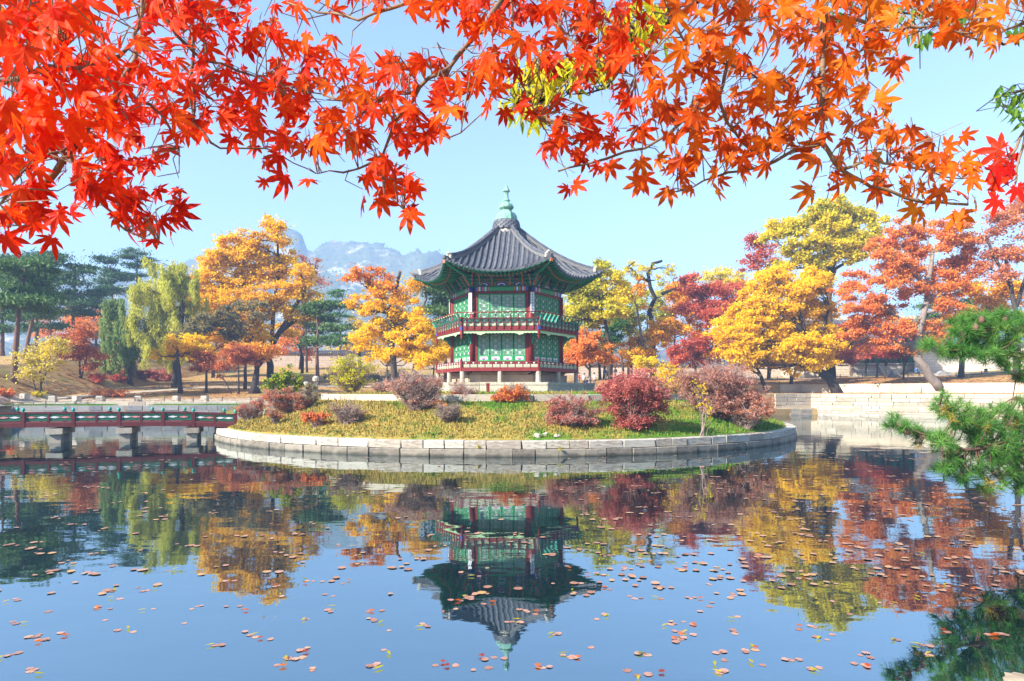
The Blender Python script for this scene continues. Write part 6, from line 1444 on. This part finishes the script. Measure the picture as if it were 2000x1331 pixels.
TC=[(1745,822,18,12,4,11.2),(1775,838,24,16,7,11.2),(1815,860,30,18,10,11.2),(1850,875,34,22,14,11.3),(1850,910,26,22,9,11.3),(1890,920,34,22,12,11.5),
    (1840,790,16,26,8,11.5),(1870,810,30,30,16,11.5),(1910,830,40,34,22,11.6),(1950,820,40,30,20,11.8),(1985,840,30,40,20,11.9),(1920,880,40,26,18,11.7),(1960,900,44,30,24,11.8),(1990,930,24,24,12,11.9),(1940,945,30,16,9,11.8),(1990,955,20,10,5,12),(2010,880,30,50,20,12),
    (1990,800,22,20,8,12),(1870,640,20,18,9,12.2),(1900,625,28,18,12,12.3),(1945,625,34,18,14,12.3),(1985,635,26,22,13,12.4),(1900,655,30,18,12,12.2),(1960,665,36,18,14,12.3),(1815,672,14,10,5,12.1),(1845,682,22,12,8,12.1),(1880,690,24,12,9,12.2),(1925,690,34,18,14,12.2),(1970,700,34,20,14,12.4),(1995,725,22,18,9,12.5),(2020,660,24,50,18,12.5)]
tk=[]
for cx,cy,rx,ry,n,Yc in TC:
    for _ in range(int(n*1.35)):
        a=rr_.uniform(0,6.28); q=math.sqrt(rr_.random()); tk.append((cx+rx*q*math.cos(a),cy+ry*q*math.sin(a),Yc+rr_.gauss(0,.25)))
tk.sort(key=lambda q:q[0]>2010)
sm=MB(); 
for i,q in enumerate(tk):
    p=Vector(P(*q))-bpos; dd,s=seg_near(p,pl_); dirn=(p-s); dirn=dirn.normalized() if dirn.length>.02 else Vector((0,0,1)); dirn=(dirn+Vector((-.3,0,.55))).normalized()
    sm.tube([s,s.lerp(p,.6)-Vector((0,0,.04)),p],[.014,.010,.007],4,False)
    me=tufts_old[i%2] if rr_.random()<.09 else tufts[i%6]
    if i<300:
        o=link('needle_tuft',me,pt,p); o.rotation_euler=dirn.to_track_quat('Z','Y').to_euler(); q_=rr_.uniform(.65,1.15); o.scale=(q_,q_,q_*rr_.uniform(.8,1.1))
    else: last=(p,)
rest=[]
for i,q in enumerate(tk[300:]):
    p=Vector(P(*q))-bpos; dd,s=seg_near(p,pl_); dirn=((p-s).normalized()+Vector((-.3,0,.55))).normalized(); m=np.array(dirn.to_track_quat('Z','Y').to_matrix()); rest.append((m@tuft(100+i).T).T+np.array(p))
if rest: link('needles',mesh_np('needles',np.concatenate(rest),3,LM['needle']),pt,kind='stuff')
link('twigs',sm.mesh('twigs',M['bark_pine']),pt,kind='stuff')
cone=MB().lathe([(.01,-.045),(.03,-.03),(.036,0),(.025,.03),(.005,.05)],8).mesh('pine_cone',M['bark_pine'],True)
for q in ((1773,842,11.0),(1905,640,11.9),(1917,625,12.0),(1880,650,11.9),(1963,622,12.1)): link('pine_cone',cone,pt,Vector(P(*q))-bpos).scale=(1.6,1.6,1.6)

# ------------------------------------------------------------------ floating leaves
def padmesh(seed):
    r=random.Random(seed); n=12; vs=[(0,0,.006)];  st=r.uniform(0,6)
    for i in range(n): a=st+.16+(2*math.pi-.32)*i/(n-1); q=1+r.uniform(-.22,.06); vs.append((q*math.cos(a),q*math.sin(a),.002+.015*abs(r.gauss(0,.25)) ))
    return mesh_from('lily_pad',vs,[(0,i+1,i+2) for i in range(n-1)],M['pad'])
M['pad']=mat('rosy_lily_pad',[(.18,.07,.045),(.38,.18,.12),(.50,.27,.19),(.46,.28,.10)],30,.45,.2,60,wn_=.35,wo=.65,spec=.5,bdist=.003)
pads=[padmesh(i) for i in range(6)]
vs,fs=maple_mesh(3,None); fm_=mesh_from('floating_leaf',[(x,y,z*.3+.02) for x,y,z in vs],fs,LM['ochre'])
vs,fs=long_leaf_mesh(2); fl_=mesh_from('floating_leaf',[(x,y,z*.2+.02) for x,y,z in vs],fs,LM['long'])
def wpos(px,py): Y=F*CH/(py-765); return ((px-1000)*Y/F,Y)
def on_water(x,y): return math.hypot(x-PCX,y-PCY)>RI+.3 and y<Yb(x)-.5 and y>3 and not (x>5 and y<(x-1)*1.05-.2 and x>.78*y)
cl=[]  # clusters
main=[(25,1215),(20,1280),(60,1312),(75,1250),(95,1195),(60,1245),(85,1252),(130,1240),(190,1190),(205,1212),(260,1235),(300,1190),(385,1185),(360,1218),(375,1190),(430,1260),(475,1190),(440,1135),(550,1165),(590,1270),(560,1285),(540,1300),(500,1245),(490,1240),(600,1135),(650,1165),(600,1210),(590,1285),(640,1190),(610,1310),(670,1140),(720,1195),(730,1210),(750,1270),(760,1232),(830,1222),(730,1300),(850,1300),(890,1300),(965,1285),(955,1305),(910,1165),(880,1172),(920,1170),(945,1180),(890,1190),(1030,1195),(1045,1200),(1000,1215),(1080,1240),(1100,1280),(1115,1285),(1060,1305),(1080,1140),(1130,1140),(1180,1200),(1165,1210),(1155,1265),(1230,1165),(1240,1170),(1225,1310),(1245,1320),(1270,1318),(1265,1280),(1310,1220),(1335,1215),(1330,1235),(1385,1185),(1350,1170),(1330,1250),(1335,1245),(1400,1275),(1415,1290),(1440,1205),(1435,1238),(1455,1270),(1475,1270),(1405,1315),(1490,1300),(1560,1230),(1590,1225),(1545,1290),(1600,1305),(1625,1240),(1615,1250),(1680,1280),(1690,1300),(1745,1250),(1800,1260),(1850,1235),(1950,1238),(1815,1280),(1930,1240),(1660,1200),(1290,1170),(1220,1110),(1250,1100),(1340,1100),(1480,1090),(30,1170),(70,1080),(225,1105),(235,1170),(220,1155),(140,1100),(1850,1145),(1900,1150),(1740,1180),(1560,1130),(1430,1160)]
for px,py in main: cl.append((px,py,random.choice((1,1,2,2,3,3))))
for _ in range(40): cl.append((random.uniform(0,2000),random.uniform(985,1180),random.choice((1,1,2,2,3))))
for _ in range(30): cl.append((random.uniform(1150,2000),random.uniform(940,1120),random.choice((1,2,2,3))))
G1='rosy lily pads floating on the pond'; G2='fallen maple leaves floating on the pond'; G3='fallen narrow leaves floating on the pond'
cntp=0; far=[]
placed=[]
for px,py,n in sorted(cl,key=lambda q:-q[1]):
    for k in range(n):
        x,y=wpos(px+random.gauss(0,13)*(k>0)*(py/1250),py+random.gauss(0,3.5)*(k>0))
        if not on_water(x,y): continue
        s=random.uniform(.030,.050); z=.002+.003*(k%4)
        if cntp<285:
            o=link('lily_pad',random.choice(pads),None,(x,y,z),random.uniform(0,6.28),(s,s,s)); o['label']='rosy brown floating lily pad among many like it on the open pond'; o['category']='lily pad'; o['group']=G1; cntp+=1
        else: far.append((x,y,z,s))
    if random.random()<.60 and py>1060:
        x,y=wpos(px+random.uniform(-22,22),py+random.uniform(-5,6))
        if on_water(x,y):
            lg=random.random()<.5; s=random.uniform(.05,.07)
            o=link('floating_leaf',fl_ if lg else fm_,None,(x,y,.022),random.uniform(0,6.28),(s*1.8,s*1.8,s) if lg else (s,s,s)); o['label']='narrow yellow fallen leaf floating on the open pond' if lg else 'orange fallen maple leaf floating on the open pond'; o['category']='fallen leaf'; o['group']=G3 if lg else G2
for _ in range(700):
    py=765+10**random.uniform(1.98,2.6); px=random.uniform(-20,2020); 
    if px<1100 and random.random()<.45: continue
    x,y=wpos(px,py)
    if on_water(x,y): 
        for _k in range(random.choice((1,1,2,3))): far.append((x+random.gauss(0,.16)*(_k>0),y+random.gauss(0,.1)*(_k>0),.008,random.uniform(.035,.07)*(1 if y<20 else 1.1)))
V=[];
for x,y,z,s in far:
    a=np.linspace(0,2*np.pi,9)[:-1]+random.random(); V.append(np.stack([x+s*np.cos(a),y+s*np.sin(a),z+.005*np.abs(rng.normal(0,1,8))],1))
V=np.concatenate(V); m2=mat('far_lily_pad',[(.20,.09,.05),(.36,.17,.10),(.44,.24,.14),(.46,.26,.06)],8,.5,0,island=True,wn_=.2,wo=.8,spec=.5)
link('floating_pads',mesh_np('floating_pads',V,8,m2),kind='stuff')

# ------------------------------------------------------------------ people
def cmat(n,c): return mat(n,[tuple(v*.8 for v in c),c],6,.85,.1)
CL={'skin':cmat('skin',(.50,.31,.22)),'hair':cmat('black_hair',(.02,.016,.014)),'white':cmat('white_cloth',(.70,.70,.70)),'navy':cmat('navy_cloth',(.025,.035,.08)),'blue':cmat('blue_cloth',(.03,.16,.42)),'redc':cmat('red_cloth',(.5,.04,.05)),'grey':cmat('grey_cloth',(.20,.20,.22)),'pinkc':cmat('pink_cloth',(.62,.36,.38)),'black':cmat('black_cloth',(.02,.02,.025)),'shoe':cmat('dark_shoe',(.03,.028,.025))}
def person(label,px,py,Y,top,legs,rz=0,pose='stand',h=1.68,seat=0):
    x,y,z=on_bank(px,py,Y); t=thing('person',label,'person',(x,y,z+seat),rz=rz,group='visitors beyond the pond'); s=h/1.7
    st=.10 if pose=='stand' else .26
    if pose=='sit': hip=.10; J={'pel':(0,0,hip),'kL':(-.1,-.42,hip+.02),'aL':(-.1,-.44,hip-.42),'fL':(-.1,-.58,hip-.46),'kR':(.1,-.42,hip+.02),'aR':(.1,-.44,hip-.42),'fR':(.1,-.58,hip-.46),'ch':(0,-.05,hip+.42),'nk':(0,-.07,hip+.56),'hd':(0,-.09,hip+.72)}
    else: hip=.92; dy=st if pose=='walk' else .03; J={'pel':(0,0,hip),'kL':(-.10,-dy*.6,.50),'aL':(-.10,-dy,.09),'fL':(-.11,-dy-.16,.04),'kR':(.10,dy*.2,.50),'aR':(.10,dy*1.1,.12),'fR':(.11,dy*1.1-.13,.05),'ch':(0,-.02,1.30),'nk':(0,-.03,1.45),'hd':(0,-.05,1.60)}
    c=J['ch']; J.update({'sL':(-.19,c[1],c[2]+.06),'eL':(-.25,c[1]+.02,c[2]-.22),'wL':(-.20,c[1]-.16,c[2]-.40),'hL':(-.18,c[1]-.24,c[2]-.44),'sR':(.19,c[1],c[2]+.06),'eR':(.25,c[1]+.03,c[2]-.22),'wR':(.21,c[1]-.10,c[2]-.44),'hR':(.20,c[1]-.15,c[2]-.51)})
    if pose=='photo':
        J['eL']=(-.26,-.14,c[2]-.12); J['wL']=(-.12,-.30,c[2]+.10); J['hL']=(-.06,-.33,c[2]+.18); J['eR']=(.26,-.14,c[2]-.12); J['wR']=(.12,-.30,c[2]+.10); J['hR']=(.06,-.33,c[2]+.18)
    Rr={'pel':.155,'kL':.068,'aL':.045,'fL':.04,'kR':.068,'aR':.045,'fR':.04,'ch':.17,'nk':.058,'hd':.10,'sL':.075,'eL':.05,'wL':.035,'hL':.04,'sR':.075,'eR':.05,'wR':.035,'hR':.04}
    E=[('pel','kL'),('kL','aL'),('aL','fL'),('pel','kR'),('kR','aR'),('aR','fR'),('pel','ch'),('ch','nk'),('nk','hd'),('ch','sL'),('sL','eL'),('eL','wL'),('wL','hL'),('ch','sR'),('sR','eR'),('eR','wR'),('wR','hR')]
    def skin(name,names,edges,grow,m):
        me=bpy.data.meshes.new(name); ix={n:i for i,n in enumerate(names)}; me.from_pydata([tuple(v*s for v in J[n]) for n in names],[(ix[a],ix[b]) for a,b in edges],[]); me.materials.append(m)
        o=link(name,me,t); md=o.modifiers.new('Skin','SKIN'); me.skin_vertices[0].data[0].use_root=True
        for n in names: q=(Rr[n]+grow)*s; me.skin_vertices[0].data[ix[n]].radius=(q,q*.85)
        sd=o.modifiers.new('Sub','SUBSURF'); sd.levels=1; sd.render_levels=1; md.use_smooth_shade=True; return o
    skin('body',list(Rr),E,0,CL['skin'])
    tn=['pel','ch','sL','eL','wL','sR','eR','wR']; skin('jacket',tn,[e for e in E if e[0] in tn and e[1] in tn],.022,CL[top])
    ln=['pel','kL','aL','kR','aR']; skin('trousers',ln,[e for e in E if e[0] in ln and e[1] in ln],.018,CL[legs])
    hd=J['hd']; mb=MB(); 
    for i in range(5): pass
    mb.lathe([(.07,hd[2]-.04),(.108,hd[2]+.01),(.112,hd[2]+.06),(.085,hd[2]+.12),(.02,hd[2]+.145)],12,hd[0],hd[1]+.015); hr=mb.mesh('hair',CL['hair'],True); o=link('hair',hr,t); o.scale=(s,s,s)
    for q in ('fL','fR'):
        a=J[q]; o=link('shoe',MB().tube([(a[0]*s,(a[1]+.16)*s,a[2]*s),(a[0]*s,(a[1]-.05)*s,a[2]*s-.005)],[.055,.045],8).mesh('shoe',CL['shoe'],True),t)
    return t
person('visitor in white jacket and blue trousers standing behind the podium corner',1141,0,78,'white','navy',.5)
person('visitor in red jacket half hidden behind the podium corner',1130,0,80,'redc','grey',2)
person('visitor in navy squatting low beside the orange maple trunk',1148,0,76,'navy','navy',.3,'sit',seat=.40)
person('visitor in white striding past the orange maple trunk',1160,0,77,'white','grey',1.5,'walk')
person('visitor in blue top walking between the trunks behind the crimson shrub',1181,0,92,'blue','grey',.4,'walk')
person('visitor in white top beside the one in blue',1186,0,93,'white','grey',-.6)
person('visitor in pale pink top further right behind the crimson shrub',1202,0,94,'pinkc','white',-.6)
person('visitor in dark clothes holding up a camera behind the yellow twiggy bush',1315,0,83,'black','navy',.2,'photo')
person('visitor in navy with a pale bag standing next to the photographer',1321,0,84,'navy','navy',-.4)
person('visitor in cream standing left of the photographer behind yellow leaves',1292,0,86,'white','grey',.3)
person('visitor in pink standing right of the photographer behind the dry bush',1331,0,90,'pinkc','grey',.3)
person('visitor in blue jacket and dark trousers seated on the bench by the leaning maple',1789,0,86.8,'blue','black',.4,'sit',seat=.50)
# lamp post among the right grove
x,y,z=on_bank(1311,0,86); t=thing('lamp_post','thin grey lamp post in the grove behind the dry bush','lamp post',(x,y,z)); link('pole',MB().tube([(0,0,-.2),(0,0,3.4)],[.06,.045],8).mesh('pole',M['stone_grey']),t); link('lantern',MB().lathe([(.03,3.4),(.14,3.45),(.17,3.75),(.05,3.9)],8).mesh('lantern',M['white']),t)
